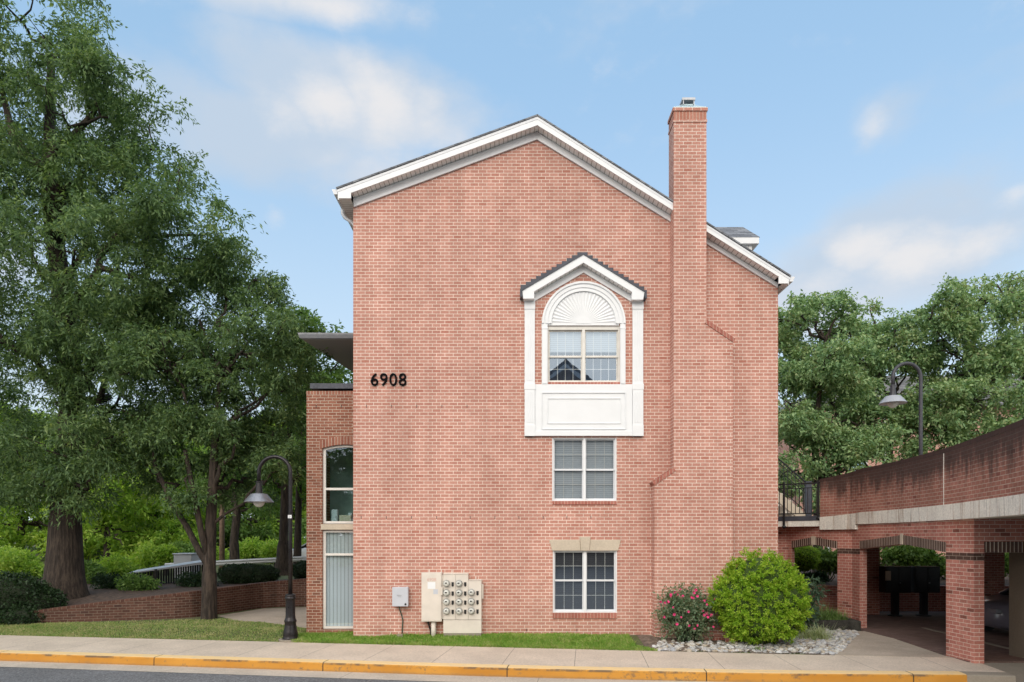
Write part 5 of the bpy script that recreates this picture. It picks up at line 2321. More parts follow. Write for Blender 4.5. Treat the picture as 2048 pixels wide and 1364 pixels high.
# red edging bricks by the shrub
for (x, y, a, lab) in ((1436, 1283, .25, 'red edging brick half hidden beside the rose bush'), (1463, 1286, -.2, 'red edging brick lying before the round conifer')):
    p = G(x, y, -.1)
    m_ = MB()
    m_.obox((p.x, p.y), (math.cos(a), math.sin(a)), (-math.sin(a), math.cos(a)), .145, .05, -.13, .02)
    solid('edging_brick', m_, M['brick_sill'], lab, 'brick', 'red edging bricks', loc=(p.x, p.y, -.12), bevel=.012)

# planter timber
m_ = MB()
a, b = G(1641, 1258, -.12), G(1731, 1262, -.12)
c2 = (8.95, 2.5)
q0, q1 = Vector((7.6, 1.75)), Vector((9.2, 1.58))
dv = (q1 - q0).normalized()
nv = Vector((-dv.y, dv.x))
m_.obox((q0 + q1) / 2 + nv * .09, (dv.x, dv.y), (nv.x, nv.y), (q1 - q0).length / 2, .09, -.16, .14)
m_.obox(q1 + nv * .65 - dv * .09, (nv.x, nv.y), (-dv.x, -dv.y), .46, .09, -.16, .135)
pt = solid('planter_edge', m_, M['wood'], 'dark mossy timber planter edge beside the brick arch', 'planter edge', loc=(8.4, 1.7, -.12), bevel=.015)
m_ = MB()
m_.slab([(7.6, 1.94), (9.02, 1.78), (9.1, 2.6), (8.6, 4.2), (7.2, 4.2)], -.1, .09)
tag(m_.build('planter_soil', M['soil']), kind='structure')

rngp = np.random.default_rng(11)
labels_l = ['arching green lilyturf tuft at the planter end near the walkway', 'green lilyturf tuft in the middle of the timber planter', 'tall green lilyturf tuft near the round conifer']
for i, (x, y, s_) in enumerate(((8.72, 2.05, .75), (8.25, 2.15, 1.1), (7.8, 2.3, 1.1))):
    blade_clump('lilyturf', labels_l[i], 'plant', (x, y, .08), 320, .55 * s_, .016, M['leaf_lily'], 20 + i, .15 * s_, 1.0, 'lilyturf tufts in the planter', 1.5)
p = G(1632, 1279, -.11)
blade_clump('striped_lilyturf', 'pale striped lilyturf clump on the white stones', 'plant', (p.x, p.y, -.11), 330, .50, .017, M['leaf_var'], 31, .12, 1.15, None, 1.4)
blade_clump('weed_tuft', 'little green weed between the stones by the sidewalk', 'plant', (*bp(1520, 1301), -.12), 26, .14, .02, M['leaf_lily'], 33, .08, 1.2)
p = W(1652, 1180, 17.6)
make_shrub('nandina_shrub', 'blue green feathery shrub peeking out behind the round conifer', 'shrub', (7.5, .9, -.1),
           [(7.62, .9, 1.05, .32, .3, .35), (7.5, .9, .6, .35, .3, .35), (7.4, 1.0, .3, .4, .35, .3)], M['leaf_blue'], 41, 900, .13, .045, stems=6, shell=(.2, 1.0))

# rose bush
RB = (FX(1376, -.75), -.80, -.09)
def rbl(px, py, r):
    return (FX(px, -.8), -.8, FZ(py, -.8), r, r * .8, r)
rose = make_shrub('rose_bush', 'rose bush covered in small bright pink blooms', 'shrub', RB,
                  [rbl(1372, 1222, .40), rbl(1345, 1222, .30), rbl(1404, 1222, .30), rbl(1376, 1252, .36), rbl(1380, 1200, .26), rbl(1350, 1203, .22), rbl(1412, 1246, .26), rbl(1345, 1248, .22)],
                  M['leaf_rose'], 51, 5600, .07, .040, stems=18, shell=(.2, 1.0), outward=.5, spray=13, srad=.20)
rngr = np.random.default_rng(9)
fl = [(1321, 1203), (1330, 1205), (1336, 1204), (1342, 1189), (1348, 1184), (1355, 1189), (1360, 1178), (1347, 1215), (1349, 1229), (1328, 1234), (1354, 1248), (1363, 1234), (1378, 1251), (1389, 1257), (1394, 1251),
      (1388, 1186), (1395, 1192), (1392, 1180), (1386, 1196), (1409, 1201), (1414, 1209), (1406, 1221), (1408, 1230), (1414, 1227), (1422, 1230), (1416, 1234), (1428, 1198), (1427, 1253), (1377, 1223), (1383, 1195), (1341, 1192), (1366, 1192)]
first = None
for i, (x, y) in enumerate(fl):
    yy = -1.12 + rngr.uniform(-.08, .12)
    if first is None:
        m_ = MB()
        for r_, a0, tilt in ((.042, 0, .5), (.030, .6, .9), (.018, .2, 1.2)):
            for k in range(6):
                a = a0 + k * math.pi / 3
                o_ = Vector((math.cos(a), 0, math.sin(a)))
                sd = Vector((-math.sin(a), 0, math.cos(a)))
                c0 = Vector((0, 0, 0))
                t1 = o_ * r_ + Vector((0, -r_ * tilt, 0))
                md = o_ * r_ * .6 + Vector((0, -r_ * tilt * .4, 0))
                m_.face([c0, md + sd * r_ * .5, t1, md - sd * r_ * .5])
        first = m_.build('bloom', M['rosepetal'], rose)
        o = first
        for v in o.data.vertices:
            v.co += Vector(RB)
    else:
        o = first.copy()
        COL.objects.link(o)
    o.location = Vector((FX(x, yy), yy, FZ(y, yy))) - Vector(RB)
    o.rotation_euler = (rngr.uniform(-.6, .4), rngr.uniform(0, 6), rngr.uniform(-.7, .7))
    o.scale = (rngr.uniform(.6, .95),) * 3

# round conifer
CYY = -.98
def cb(px, py, rpx, rz=None, ry=.62):
    d = D0 + CYY
    r = rpx / F * d
    rz = r if rz is None else rz / F * d
    return (FX(px, CYY), CYY, FZ(py, CYY), r, min(ry, r), rz)
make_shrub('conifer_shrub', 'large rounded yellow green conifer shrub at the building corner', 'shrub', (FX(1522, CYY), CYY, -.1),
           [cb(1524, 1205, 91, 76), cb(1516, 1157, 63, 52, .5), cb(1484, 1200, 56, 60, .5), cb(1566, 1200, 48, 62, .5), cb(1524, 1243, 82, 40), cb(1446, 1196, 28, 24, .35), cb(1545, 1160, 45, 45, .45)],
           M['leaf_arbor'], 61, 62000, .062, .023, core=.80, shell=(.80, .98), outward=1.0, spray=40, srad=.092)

# ================================================================== LEFT GARDEN
def tree_d(px, py, d):
    p = W(px, py, d)
    return (p.x, p.y, p.z)


# big willow oak
d = 21.0
bx, by = W(128, 1195, d).x, W(128, 1195, d).y
tr = [((bx, by, .45), .50), ((bx + .05, by, 3.2), .42), ((bx + .15, by + .2, 6.5), .36), ((bx - .2, by + .3, 9.5), .30), ((bx - .6, by + .2, 13), .22), ((bx - .4, by, 17), .10)]
bl = []
for (px_, py, r_) in ((40, 40, 125), (135, 140, 110), (70, 190, 110), (215, 235, 105), (310, 300, 92), (190, 330, 95), (-10, 260, 70), (245, 390, 120), (350, 395, 85), (40, 440, 140), (150, 500, 140), (390, 470, 75),
                      (300, 520, 120), (60, 620, 150), (210, 640, 130), (110, 760, 130), (240, 790, 105), (30, 860, 120), (140, 900, 95), (210, 930, 70), (-80, 300, 160), (-90, 600, 170), (-60, 850, 140), (300, 640, 100), (330, 720, 90), (180, 960, 60), (90, 980, 70), (400, 560, 70), (250, 860, 80)):
    bl.append(pxblob(px_, py, d + random.uniform(-2.0, 1.6), r_, 1.15, .95))
okf = [[(tuple(W(120, 470, d)), .30), (tuple(W(112, 385, d - .6)), .24), (tuple(W(86, 338, d - .9)), .20), (tuple(W(52, 312, d - 1.0)), .15), (tuple(W(22, 262, d - 1.0)), .11), (tuple(W(5, 180, d - 1)), .06)],
       [(tuple(W(90, 345, d - .9)), .15), (tuple(W(112, 300, d - 1.0)), .13), (tuple(W(150, 268, d - 1.0)), .10), (tuple(W(188, 225, d - .9)), .07), (tuple(W(215, 160, d - .8)), .04)]]
make_tree('oak_tree', 'huge willow oak with thick trunk above the brick retaining wall', 'tree', (bx, by, .45), tr, bl, M['leaf_oak'], 101,
          dens=8.5, rad=.62, per=90, ll=.145, lw=.044, forks=okf, droop=.35, flare=1.5, twig=140)

# multi-stemmed tree beside the walk
d2 = 19.6
b2 = W(418, 1238, d2)
b2.z = -.04
t2 = [(tuple(b2), .20), (tuple(W(419, 1140, d2)), .17), (tuple(W(421, 1060, d2)), .155), (tuple(W(425, 980, d2)), .13), (tuple(W(430, 880, d2)), .10), (tuple(W(440, 760, d2)), .06)]
fk = [[(tuple(W(416, 1130, d2)), .10), (tuple(W(400, 1105, d2)), .095), (tuple(W(372, 1050, d2 + .2)), .085), (tuple(W(345, 1010, d2 + .3)), .075), (tuple(W(310, 930, d2 + .4)), .05)],
      [(tuple(W(418, 1120, d2)), .10), (tuple(W(405, 1075, d2 - .2)), .09), (tuple(W(392, 1010, d2 - .2)), .08), (tuple(W(370, 900, d2 - .3)), .055)],
      [(tuple(W(424, 1050, d2)), .05), (tuple(W(450, 1028, d2)), .04), (tuple(W(490, 1005, d2)), .03)]]
bl = []
for (px_, py, r_) in ((440, 545, 78), (505, 560, 70), (545, 600, 55), (400, 640, 100), (500, 680, 105), (565, 690, 55), (340, 740, 90), (440, 790, 105), (540, 780, 85), (590, 770, 45), (310, 850, 75), (390, 880, 85), (480, 880, 85), (560, 870, 60), (300, 940, 55),
                      (370, 960, 55), (450, 950, 55), (330, 620, 70), (260, 900, 60), (590, 690, 40), (570, 920, 45), (520, 960, 40)):
    bl.append(pxblob(px_, py, d2 + random.uniform(-1.2, 2.2), r_, 1.1, .95))
make_tree('shade_tree', 'dark shade tree with several stems in front of the retaining wall', 'tree', tuple(b2), t2, bl, M['leaf_oak'], 102,
          dens=12, rad=.5, per=78, ll=.135, lw=.044, forks=fk, flare=1.15, droop=.3, twig=120)

# trees behind, next to the annex
d3 = 30.5
b3 = W(567, 1150, d3)
b3.z = .66
t3 = [(tuple(b3), .27), (tuple(W(567, 1080, d3)), .20), (tuple(W(570, 980, d3)), .17), (tuple(W(580, 850, d3)), .12), (tuple(W(600, 720, d3)), .06)]
bl = [pxblob(px_, py, d3 + random.uniform(-2, 2), r_) for (px_, py, r_) in ((590, 690, 60), (640, 690, 52), (550, 770, 70), (620, 780, 70), (680, 720, 45), (690, 790, 60), (570, 870, 75), (650, 870, 60), (530, 950, 65), (600, 960, 55), (620, 640, 32))]
make_tree('maple_tree', 'light green tree with dark trunk rising behind the brick annex', 'tree', tuple(b3), t3, bl, M['leaf_mid'], 103, dens=7, rad=.62, per=52, ll=.2, lw=.085, flare=1.9, twig=80)
d4 = 34.0
b4 = W(594, 1145, d4)
b4.z = .66
t4 = [(tuple(b4), .19), (tuple(W(596, 1060, d4)), .17), (tuple(W(598, 960, d4)), .14), (tuple(W(605, 860, d4)), .08)]
bl = [pxblob(px_, py, d4 + 1, r_) for (px_, py, r_) in ((640, 830, 60), (600, 900, 50), (660, 930, 60), (700, 850, 50))]
make_tree('birch_tree', 'slender pale trunked tree half hidden by the brick annex', 'tree', tuple(b4), t4, bl, M['leaf_mid'], 104, dens=6, rad=.6, per=44, ll=.2, lw=.08, flare=1.3, twig=30)
d5 = 36.0
b5 = W(470, 1125, d5)
b5.z = .66
t5 = [(tuple(b5), .24), (tuple(W(468, 1080, d5)), .21), (tuple(W(474, 1030, d5)), .2), (tuple(W(470, 960, d5)), .15)]
bl = [pxblob(px_, py, d5 + random.uniform(-1, 2), r_) for (px_, py, r_) in ((440, 960, 60), (500, 970, 60), (470, 900, 70), (540, 1000, 45))]
make_tree('garden_tree', 'bent grey trunked tree beyond the clipped dark hedge', 'tree', tuple(b5), t5, bl, M['leaf_mid'], 105, dens=5.5, rad=.6, per=44, ll=.2, lw=.08, flare=1.2, twig=40)

# far trees: one tree built, the others copied
protos = []
for i in range(2):
    rngt = np.random.default_rng(200 + i)
    bl = [(rngt.normal() * 1.6, rngt.normal() * 1.6, 3.4 + rngt.uniform(0, 6.0), 1.9, 1.9, 1.6) for _ in range(11)]
    bl += [(rngt.normal() * 1.9, rngt.normal() * 1.5, .9 + rngt.uniform(0, 1.3), 1.7, 1.6, 1.2) for _ in range(5)]
    protos.append(make_tree('background_tree', 'x', 'tree', (0, 0, 0), [((0, 0, 0), .22), ((.1, 0, 2.4), .18), ((0, .1, 5), .12), ((.1, 0, 8), .05)], bl,
                            M['leaf_mid'] if i else M['leaf_sun'], 210 + i, dens=3.2, rad=.9, per=40, ll=.34, lw=.15, flare=1.4, twig=20))
far = [(40, 44, 1.0, 0), (150, 50, 1.05, 1), (215, 42, .85, 0), (290, 52, 1.1, 1), (345, 46, .8, 0), (400, 56, 1.1, 1), (455, 62, 1.15, 0), (520, 56, 1.0, 1), (585, 60, 1.2, 0), (650, 66, 1.3, 1), (-30, 52, 1.1, 1),
       (250, 70, 1.2, 1), (600, 78, 1.5, 1)]
lab_far = 'leafy tree in the bright wood far behind the oak and annex'
used = [False, False]
for i, (px_, dd, sc, k) in enumerate(far):
    x = (px_ - 1024) / F * dd
    z = bed_z(x, dd - 20) - .05
    if not used[k]:
        o = protos[k]
        o.location = (x, CAMY + dd, z)
        o.scale = (sc,) * 3
        o['label'] = lab_far
        o['group'] = 'trees of the far wood on the left'
        used[k] = True
    else:
        dup(protos[k], (x, CAMY + dd, z), i * 1.3, sc, lab_far, 'trees of the far wood on the left')

# sunlit shrubs in the meadow and dark hedges
shr = [(230, 1135, 27, 40, .8, 'leaf_sun', 'bright yellow green bush right of the oak trunk'), (190, 1140, 25, 26, .9, 'leaf_mid', 'mid green bush close to the oak trunk'),
       (300, 1118, 31, 36, .8, 'leaf_sun', 'bright bush behind the left end of the slatted fence'), (60, 1130, 28, 45, .75, 'leaf_sun', 'sunlit bush left of the oak trunk'),
       (10, 1120, 31, 46, .9, 'leaf_sun', 'sunlit bush at the far left edge above the ivy'), (360, 1100, 38, 32, .9, 'leaf_mid', 'loose green bush beyond the grey cabinet'), (420, 1108, 42, 30, .8, 'leaf_sun', 'yellow green bush behind the leaning stems'),
       (500, 1100, 44, 34, .8, 'leaf_sun', 'bright bush beyond the guardrail near the grey trunk'), (545, 1102, 40, 26, .8, 'leaf_sun', 'bright bush beyond the guardrail next to the lamp pole'), (600, 1100, 42, 30, .9, 'leaf_sun', 'bright bush beside the annex wall beyond the guardrail'),
       (270, 1085, 46, 50, 1.0, 'leaf_mid', 'tall loose bush rising over the bright bushes'), (130, 1075, 48, 55, 1.0, 'leaf_mid', 'tall bush hidden behind the oak trunk')]
for i, (px_, py, dd, rp_x, kz, mt_, lab) in enumerate(shr):
    c = W(px_, py, dd)
    r = rp_x / F * dd
    x0, y0 = c.x, c.y
    z0 = bed_z(c.x, dd - 20) - .02
    rr = np.random.default_rng(300 + i)
    bls = [(c.x + rr.normal() * r * .6, c.y + rr.normal() * r * .3, max(z0 + r * .35, c.z + rr.uniform(-.6, .35) * r), r * .65, r * .6, r * .6 * kz) for _ in range(6)]
    make_shrub('garden_bush', lab, 'bush', (x0, y0, z0), bls, M[mt_], 310 + i, 2600, .16 * max(1, dd / 34), .07 * max(1, dd / 34), 'bushes in the meadow on the left', shell=(.35, 1.05), outward=.6)

c = W(498, 1150, 25)
make_shrub('clipped_hedge', 'dark clipped low hedge on the bank behind the lamp pole', 'hedge', (c.x, c.y, .62), [(c.x - .55, c.y, 1.0, .55, .5, .36), (c.x, c.y, 1.02, .6, .5, .36), (c.x + .55, c.y, .98, .5, .5, .36)],
           M['leaf_dark'], 401, 9000, .06, .03, core=.9, shell=(.86, 1.03), outward=.9)
c = W(612, 1138, 27)
make_shrub('clipped_hedge', 'dark clipped hedge end showing beside the annex wall', 'hedge', (c.x, c.y, .62), [(c.x, c.y, 1.05, .55, .5, .36)], M['leaf_dark'], 402, 3500, .06, .03, core=.9, shell=(.86, 1.03), outward=.9)
c = W(18, 1195, 18.6)
make_shrub('ivy_bank', 'dark ivy mound at the left end of the retaining wall', 'ivy', (c.x, c.y, -.08), [(c.x - .2, c.y + .5, .55, .9, .7, .8), (c.x + .45, c.y + .6, .35, .6, .6, .65), (c.x - .9, c.y + .3, .4, .9, .7, .7), (c.x + .3, c.y + .1, .1, .6, .5, .4)],
           M['leaf_dark'], 403, 14000, .075, .055, core=.85, shell=(.85, 1.05), outward=.8)
for i, (px_, py, lab) in enumerate(((268, 1180, 'low dark green plant at the foot of the slatted fence'), (215, 1175, 'low leafy plant right of the oak roots'), (385, 1176, 'low plant behind the leaning stems of the shade tree'))):
    c = W(px_, py, 22.3 + .6 * i)
    make_shrub('border_plant', lab, 'plant', (c.x, c.y, .62), [(c.x, c.y, .85, .55, .4, .3), (c.x + .4, c.y, .8, .45, .35, .25)], M['leaf_dark'] if i else M['leaf_mid'], 410 + i, 1500, .10, .05, shell=(.3, 1.05))

# slatted fence with a pale rail, grey cabinet, guardrail, pole
fe = thing('slatted_fence', (W(335, 1150, 25).x, W(335, 1150, 25).y, .62), 'low dark slatted fence with pale rising top rail', 'fence')
fa_, fb_ = W(262, 1146, 23.8), W(412, 1125, 26.2)
m_ = MB()
n_ = 30
for i in range(n_):
    a = fa_.lerp(fb_, i / n_)
    b = fa_.lerp(fb_, (i + .62) / n_)
    m_.hexa([(a.x, a.y, .58), (b.x, b.y, .58), (b.x, b.y, b.z - .03), (a.x, a.y, a.z - .03), (a.x, a.y + .03, .58), (b.x, b.y + .03, .58), (b.x, b.y + .03, b.z - .03), (a.x, a.y + .03, a.z - .03)])
m_.build('slats', M['black'], fe)
m_ = MB()
m_.hexa([(fa_.x - .05, fa_.y - .12, fa_.z - .03), (fb_.x, fb_.y - .12, fb_.z - .05), (fb_.x, fb_.y - .12, fb_.z + .04), (fa_.x - .05, fa_.y - .12, fa_.z),
         (fa_.x - .05, fa_.y + .5, fa_.z + .06), (fb_.x, fb_.y + .9, fb_.z + .10), (fb_.x, fb_.y + .9, fb_.z + .16), (fa_.x - .05, fa_.y + .5, fa_.z + .09)])
m_.build('top_rail', M['white_soft'], fe)
for k in (.02, .3, .98):
    a = fa_.lerp(fb_, k)
    m_ = MB()
    m_.box(a.x - .06, a.x + .06, a.y - .06, a.y + .06, .5, a.z + .02)
    m_.build('post', M['wood'], fe)
a, b = W(347, 1128, 28), W(383, 1109, 28)
m_ = MB()
m_.box(a.x, b.x, a.y, a.y + .8, .6, b.z)
m_.box(a.x - .04, b.x + .04, a.y - .05, a.y + .85, b.z, b.z + .05)
solid('utility_cabinet', m_, M['boxgrey'], 'grey green utility cabinet behind the slatted fence', 'cabinet', loc=(a.x, a.y, .6), bevel=.02)
gr = thing('guardrail', (W(480, 1122, 31).x, 14.6, .65), 'pale metal guardrail crossing the meadow behind the hedge', 'guardrail')
ga, gb = W(330, 1131, 30), W(615, 1116, 33)
m_ = MB()
for z0, z1, o_ in ((-.14, -.08, 0), (-.08, -.02, .05), (-.02, .04, .0), (.04, .10, .05)):
    m_.hexa([(ga.x, ga.y - o_, ga.z + z0), (gb.x, gb.y - o_, gb.z + z0), (gb.x, gb.y - .05 + o_, gb.z + z1), (ga.x, ga.y - .05 + o_, ga.z + z1),
             (ga.x, ga.y + .06, ga.z + z0), (gb.x, gb.y + .06, gb.z + z0), (gb.x, gb.y + .06, gb.z + z1), (ga.x, ga.y + .06, ga.z + z1)])
m_.build('rail', M['white_soft'], gr)
for k in range(5):
    q = ga.lerp(gb, k / 4)
    m_ = MB()
    m_.box(q.x - .06, q.x + .06, q.y + .065, q.y + .2, .55, q.z + .08)
    m_.build('post', M['wood'], gr)
q = W(444, 1090, 37)
m_ = MB()
m_.tube([(q.x, q.y, .6), (q.x, q.y, 7.5)], [.15, .11], 10)
solid('utility_pole', m_, plain('pole_wood', (.22, .15, .11), .9, var=.2), 'plain brown wooden utility pole beyond the guardrail', 'pole', loc=(q.x, q.y, .6), smooth=True)
for i, (px_, dd, rz, pm, lab) in enumerate(((425, 56, .1, 'car_white', 'distant white car glimpsed through the leaves by the utility pole'), (505, 57, -.15, 'car_blue', 'distant pale blue car glimpsed beyond the grey trunk'), (640, 40, .1, 'car_white', 'white car nose showing beside the annex wall'))):
    x = (px_ - 1024) / F * dd
    car((x, CAMY + dd, bed_z(x, dd - 20)), rz, M[pm], lab)

# ================================================================== TREES BEHIND THE GARAGE
def ptree(name, lab, base_px, dd, stems, blobs, seed, dens=6.5):
    b = W(base_px, 1075, dd)
    b.z = .66
    tr_ = [(tuple(b), .2)] + [(tuple(W(x, y, dd)), r_) for x, y, r_ in stems]
    bl_ = [pxblob(x, y, dd + random.uniform(-1.8, 1.8), r_, 1.1) for x, y, r_ in blobs]
    return make_tree(name, lab, 'tree', tuple(b), tr_, bl_, M['leaf_pear'], seed, dens=dens, rad=.62, per=62, ll=.165, lw=.078, group='pear trees behind the garage', flare=1.3, droop=.2, twig=110)


ptree('pear_tree', 'pear tree rising right beside the pink building', 1636, 29, ((1636, 960, .17), (1628, 880, .13), (1640, 780, .08), (1650, 680, .04)),
      ((1590, 650, 44), (1630, 640, 44), (1680, 622, 36), (1580, 720, 50), (1650, 715, 62), (1720, 700, 42), (1600, 800, 62), (1680, 800, 62), (1570, 880, 48), (1650, 890, 62), (1720, 870, 48), (1610, 950, 48), (1690, 960, 40), (1690, 590, 14), (1600, 606, 20), (1650, 985, 40), (1720, 940, 40), (1575, 690, 40), (1570, 800, 45), (1640, 850, 50), (1700, 770, 45), (1740, 840, 40), (1730, 900, 40), (1570, 640, 34), (1575, 750, 46), (1620, 690, 50), (1690, 670, 44), (1735, 660, 36), (1690, 750, 50), (1620, 850, 50), (1580, 940, 40), (1660, 930, 50)), 501, dens=9.5)
ptree('pear_tree', 'pear tree between the hooked lamp and the building', 1775, 31, ((1775, 970, .17), (1780, 900, .13), (1785, 800, .08), (1790, 720, .04)),
      ((1745, 665, 34), (1790, 660, 36), (1820, 700, 44), (1755, 740, 46), (1800, 790, 46), (1750, 830, 40), (1720, 780, 34), (1840, 770, 46), (1710, 905, 34), (1830, 860, 36), (1800, 930, 34), (1805, 632, 18), (1760, 960, 34), (1850, 940, 34), (1740, 620, 12), (1770, 700, 44), (1830, 820, 44), (1760, 890, 44), (1700, 840, 44), (1850, 720, 40), (1770, 650, 34), (1820, 655, 36), (1740, 760, 44), (1790, 850, 44), (1850, 900, 40), (1720, 720, 40)), 502, dens=9)
ptree('pear_tree', 'pear tree right of the hooked lamp over the parapet', 1935, 30, ((1935, 960, .19), (1930, 860, .15), (1945, 760, .1), (1950, 660, .05)),
      ((1860, 640, 44), (1910, 620, 50), (1970, 600, 46), (1890, 700, 62), (1960, 690, 66), (1870, 780, 56), (1950, 790, 66), (1890, 860, 50), (1960, 870, 58), (1925, 575, 18), (1980, 566, 16), (1850, 700, 44), (1920, 760, 56), (2000, 740, 56), (1860, 850, 44), (1920, 920, 44), (2000, 850, 50)), 503, dens=9)
ptree('pear_tree', 'tallest pear tree at the right edge of the view', 2060, 30, ((2060, 950, .2), (2055, 850, .15), (2050, 750, .1), (2050, 640, .05)),
      ((2030, 600, 52), (2080, 590, 60), (2030, 690, 62), (2100, 690, 70), (2040, 790, 66), (2110, 800, 70), (2030, 870, 50), (2100, 890, 60), (2160, 650, 70), (2020, 563, 18)), 504, dens=9)

# garden shrubs seen through the arches
sh2 = [(1609, 1115, 24.6, 27, 'leaf_sun', 'small clipped globe bush seen through the far arch', .9), (1655, 1118, 25, 32, 'leaf_mid', 'leafy bush beside the garage corner pier', .9), (1790, 1112, 26, 46, 'leaf_mid', 'broad leafy bush above the mailboxes', .7),
       (1850, 1110, 26, 40, 'leaf_mid', 'leafy bush above the right mailbox', .7), (1900, 1120, 26.5, 40, 'leaf_mid', 'leafy bush behind the large brick pier', .8), (1985, 1125, 26, 40, 'leaf_mid', 'leafy bush seen beside the concrete column', .8), (1620, 1150, 24, 26, 'leaf_dark', 'low dark bush on the wall behind the far arch', .5)]
for i, (px_, py, dd, rp_x, mt_, lab, kz) in enumerate(sh2):
    c = W(px_, py, dd)
    r = rp_x / F * dd
    if i == 0:
        make_shrub('globe_bush', lab, 'bush', (c.x, c.y, .66), [(c.x, c.y, c.z, r, r, r * .9)], M['leaf_sun'], 600, 5000, .07, .035, core=.88, shell=(.85, 1.03), outward=1.0)
        continue
    rr = np.random.default_rng(600 + i)
    bls = [(c.x + rr.normal() * r * .5, c.y + rr.normal() * r * .3, c.z + rr.uniform(-.6, .3) * r, r * .6, r * .55, r * .6 * kz) for _ in range(6)]
    make_shrub('garden_bush', lab, 'bush', (c.x, c.y, .66), bls, M[mt_], 620 + i, 2300, .15, .075, 'bushes behind the garage', shell=(.3, 1.05), outward=.5)

# brick building glimpsed through the pear trees
bb = thing('brick_building', (27, 32, 0), 'distant brick building with white downpipes glimpsed through the pear trees', 'building')
m_ = MB()
bf = poly_path([(19.5, 30), (46, 30)])
wins = [(x, x + 1.5, lambda u, z=z: z, lambda u, z=z: z + 1.5) for x in (3.2, 9.0, 14.5, 20) for z in (3.6, 6.6)]
strip_wall(m_, bf, bf.cum, -.3, 11.2, wins, .3)
bs = poly_path([(19.5, 42), (19.5, 30.3)])
strip_wall(m_, bs, bs.cum, -.3, 11.2, [], .3)
m_.build('wall', M['brick'], bb)
m_ = MB()
m_.prism([(18.9, 11.2), (46.6, 11.2), (44, 13.2), (22.5, 13.2)], 29.4, 43)
m_.build('roof', M['shingle'], bb)
for x, z in ((3.2, 3.6), (9.0, 3.6), (14.5, 3.6), (20, 3.6), (3.2, 6.6), (9.0, 6.6), (14.5, 6.6), (20, 6.6)):
    m_ = MB()
    frame_rect(m_, 19.5 + x, 21 + x, z, z + 1.5, .08, 30.05, 30.15)
    fr_ = m_.build('window', M['white'], bb)
    m_ = MB()
    m_.face([(19.55 + x, 30.1, z + .05), (20.95 + x, 30.1, z + .05), (20.95 + x, 30.1, z + 1.45), (19.55 + x, 30.1, z + 1.45)])
    m_.build('pane', M['glass_dark'], fr_)
for x in (21.4, 25.2):
    m_ = MB()
    m_.box(x, x + .14, 29.86, 29.99, 0, 11.1)
    m_.build('downpipe', M['white'], bb)

# ================================================================== GRASS
def lawn(name, n, region, mat, seed, h0, h1):
    rng = np.random.default_rng(seed)
    pts = []
    while len(pts) < n:
        x, y = region(rng)
        if x is not None:
            pts.append((x, y, zg(x, y)))
    P = np.array(pts)
    Dv = rng.normal(size=P.shape) * .45
    Dv[:, 2] = 1.0
    pt_ = .55 + .5 * (np.sin(P[:, 0] * 3.1 + P[:, 1] * 2.2) * np.sin(P[:, 1] * 4.3 - P[:, 0] * 1.7) * .5 + .5) + .35 * (rng.uniform(size=len(P)) < .06)
    ob = leaf_object(name, P, Dv, pt_ * rng.uniform(h0, h1, len(P)), rng.uniform(.011, .021, len(P)), mat, None, seed, .1)
    return tag(ob, kind='stuff')


def reg_front(rng):
    x = rng.uniform(-5.2, 3.25)
    y0 = back_d(x) + CAMY
    y = y0 + (rng.uniform(-.02, 1.0)) * (1.25)
    lim = .33 if x < XL else -.01
    if y > lim or (FX(886, -.2) < x < FX(963, -.2) and y > -.2):
        return None, None
    if x > 2.75 and y > y0 + .4 - (x - 2.75):
        return None, None
    return x, y


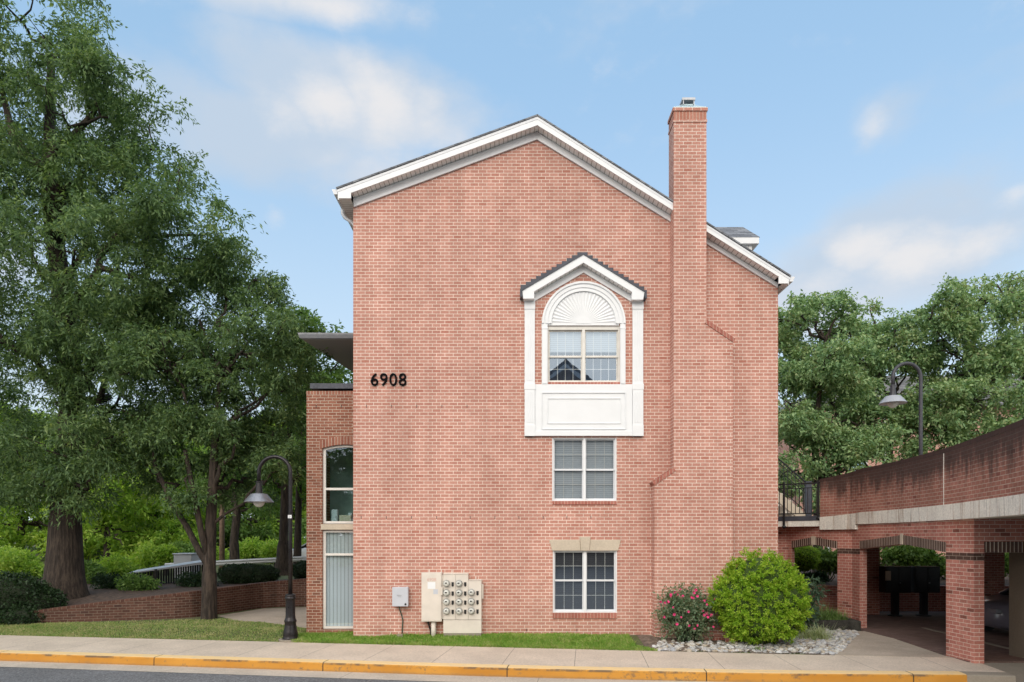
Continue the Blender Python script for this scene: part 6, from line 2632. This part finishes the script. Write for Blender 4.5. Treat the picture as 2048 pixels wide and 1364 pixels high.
def reg_left(rng):
    x = rng.uniform(-15.5, -4.6)
    y0 = back_d(x) + CAMY
    ymax = float(np.interp(x, [-15, -13.3, -11.4, -9.4, -8.2, -4.8], [2.2, 1.95, 2.4, 2.9, 3.2, 2.2]))
    y = rng.uniform(y0 - .03, ymax)
    if y <= y0 - .03:
        return None, None
    for a in path_poly:
        pass
    if in_poly(x, y, [(p.x, p.y) for p in path_poly]):
        return None, None
    if x > ax0 and y > AY:
        return None, None
    # thin, bare turf by the shaded wall
    if rng.uniform() < max(0, (y - y0 - .55) / 2.2) * (1.05 if x < -9.6 else .55):
        return None, None
    return x, y


lawn('lawn_grass', 60000, reg_front, M['grass'], 701, .045, .125)
lawn('side_lawn_grass', 48000, reg_left, M['grass_dry'], 702, .03, .075)

# ================================================================== ACROSS THE STREET (mirrored in the window panes)
op = thing('gabled_house', (4.6, -46, -.3), 'gabled house across the street, mirrored in the upper window', 'house')
m_ = MB()
m_.prism([(-4.5, -.4), (14.5, -.4), (14.5, 10.4), (4.9, 18.2), (-4.5, 10.4)][::-1], -46, -58)
m_.build('wall', M['brick_low'], op)
m_ = MB()
m_.prism([(-5.2, 9.9), (4.9, 18.25), (15.2, 9.9), (15.2, 10.3), (4.9, 18.65), (-5.2, 10.3)][::-1], -45.5, -58.5)
m_.build('roof', M['dark_slate'], op)
m_ = MB()
m_.prism([(-5.2, 9.5), (4.9, 17.85), (15.2, 9.5), (15.2, 9.89), (4.9, 18.24), (-5.2, 9.89)][::-1], -45.45, -45.55)
m_.build('fascia', M['white_soft'], op)
for x in (0, 4, 8):
    for z in (2, 5.5, 9):
        m_ = MB()
        m_.box(x, x + 1.6, -45.99, -45.94, z, z + 1.7)
        m_.build('window', M['car_glass'], op)
for i, (x, y, sc) in enumerate(((-20, -48, 1.3), (-14, -52, 1.5), (-28, -50, 1.4), (-9, -47, 1.1), (24, -50, 1.3))):
    dup(protos[1], (x, y, -.35), i * 1.7, sc, 'leafy tree standing across the street from the brick gable', 'trees across the street')

def reg_edge(rng):
    x = rng.uniform(-5.0, 3.1)
    y = back_d(x) + CAMY + abs(rng.normal()) * .13 - .035
    return (x, y) if y < .3 else (None, None)


lawn('dry_edge_grass', 13000, reg_edge, M['grass_dry'], 703, .03, .09)
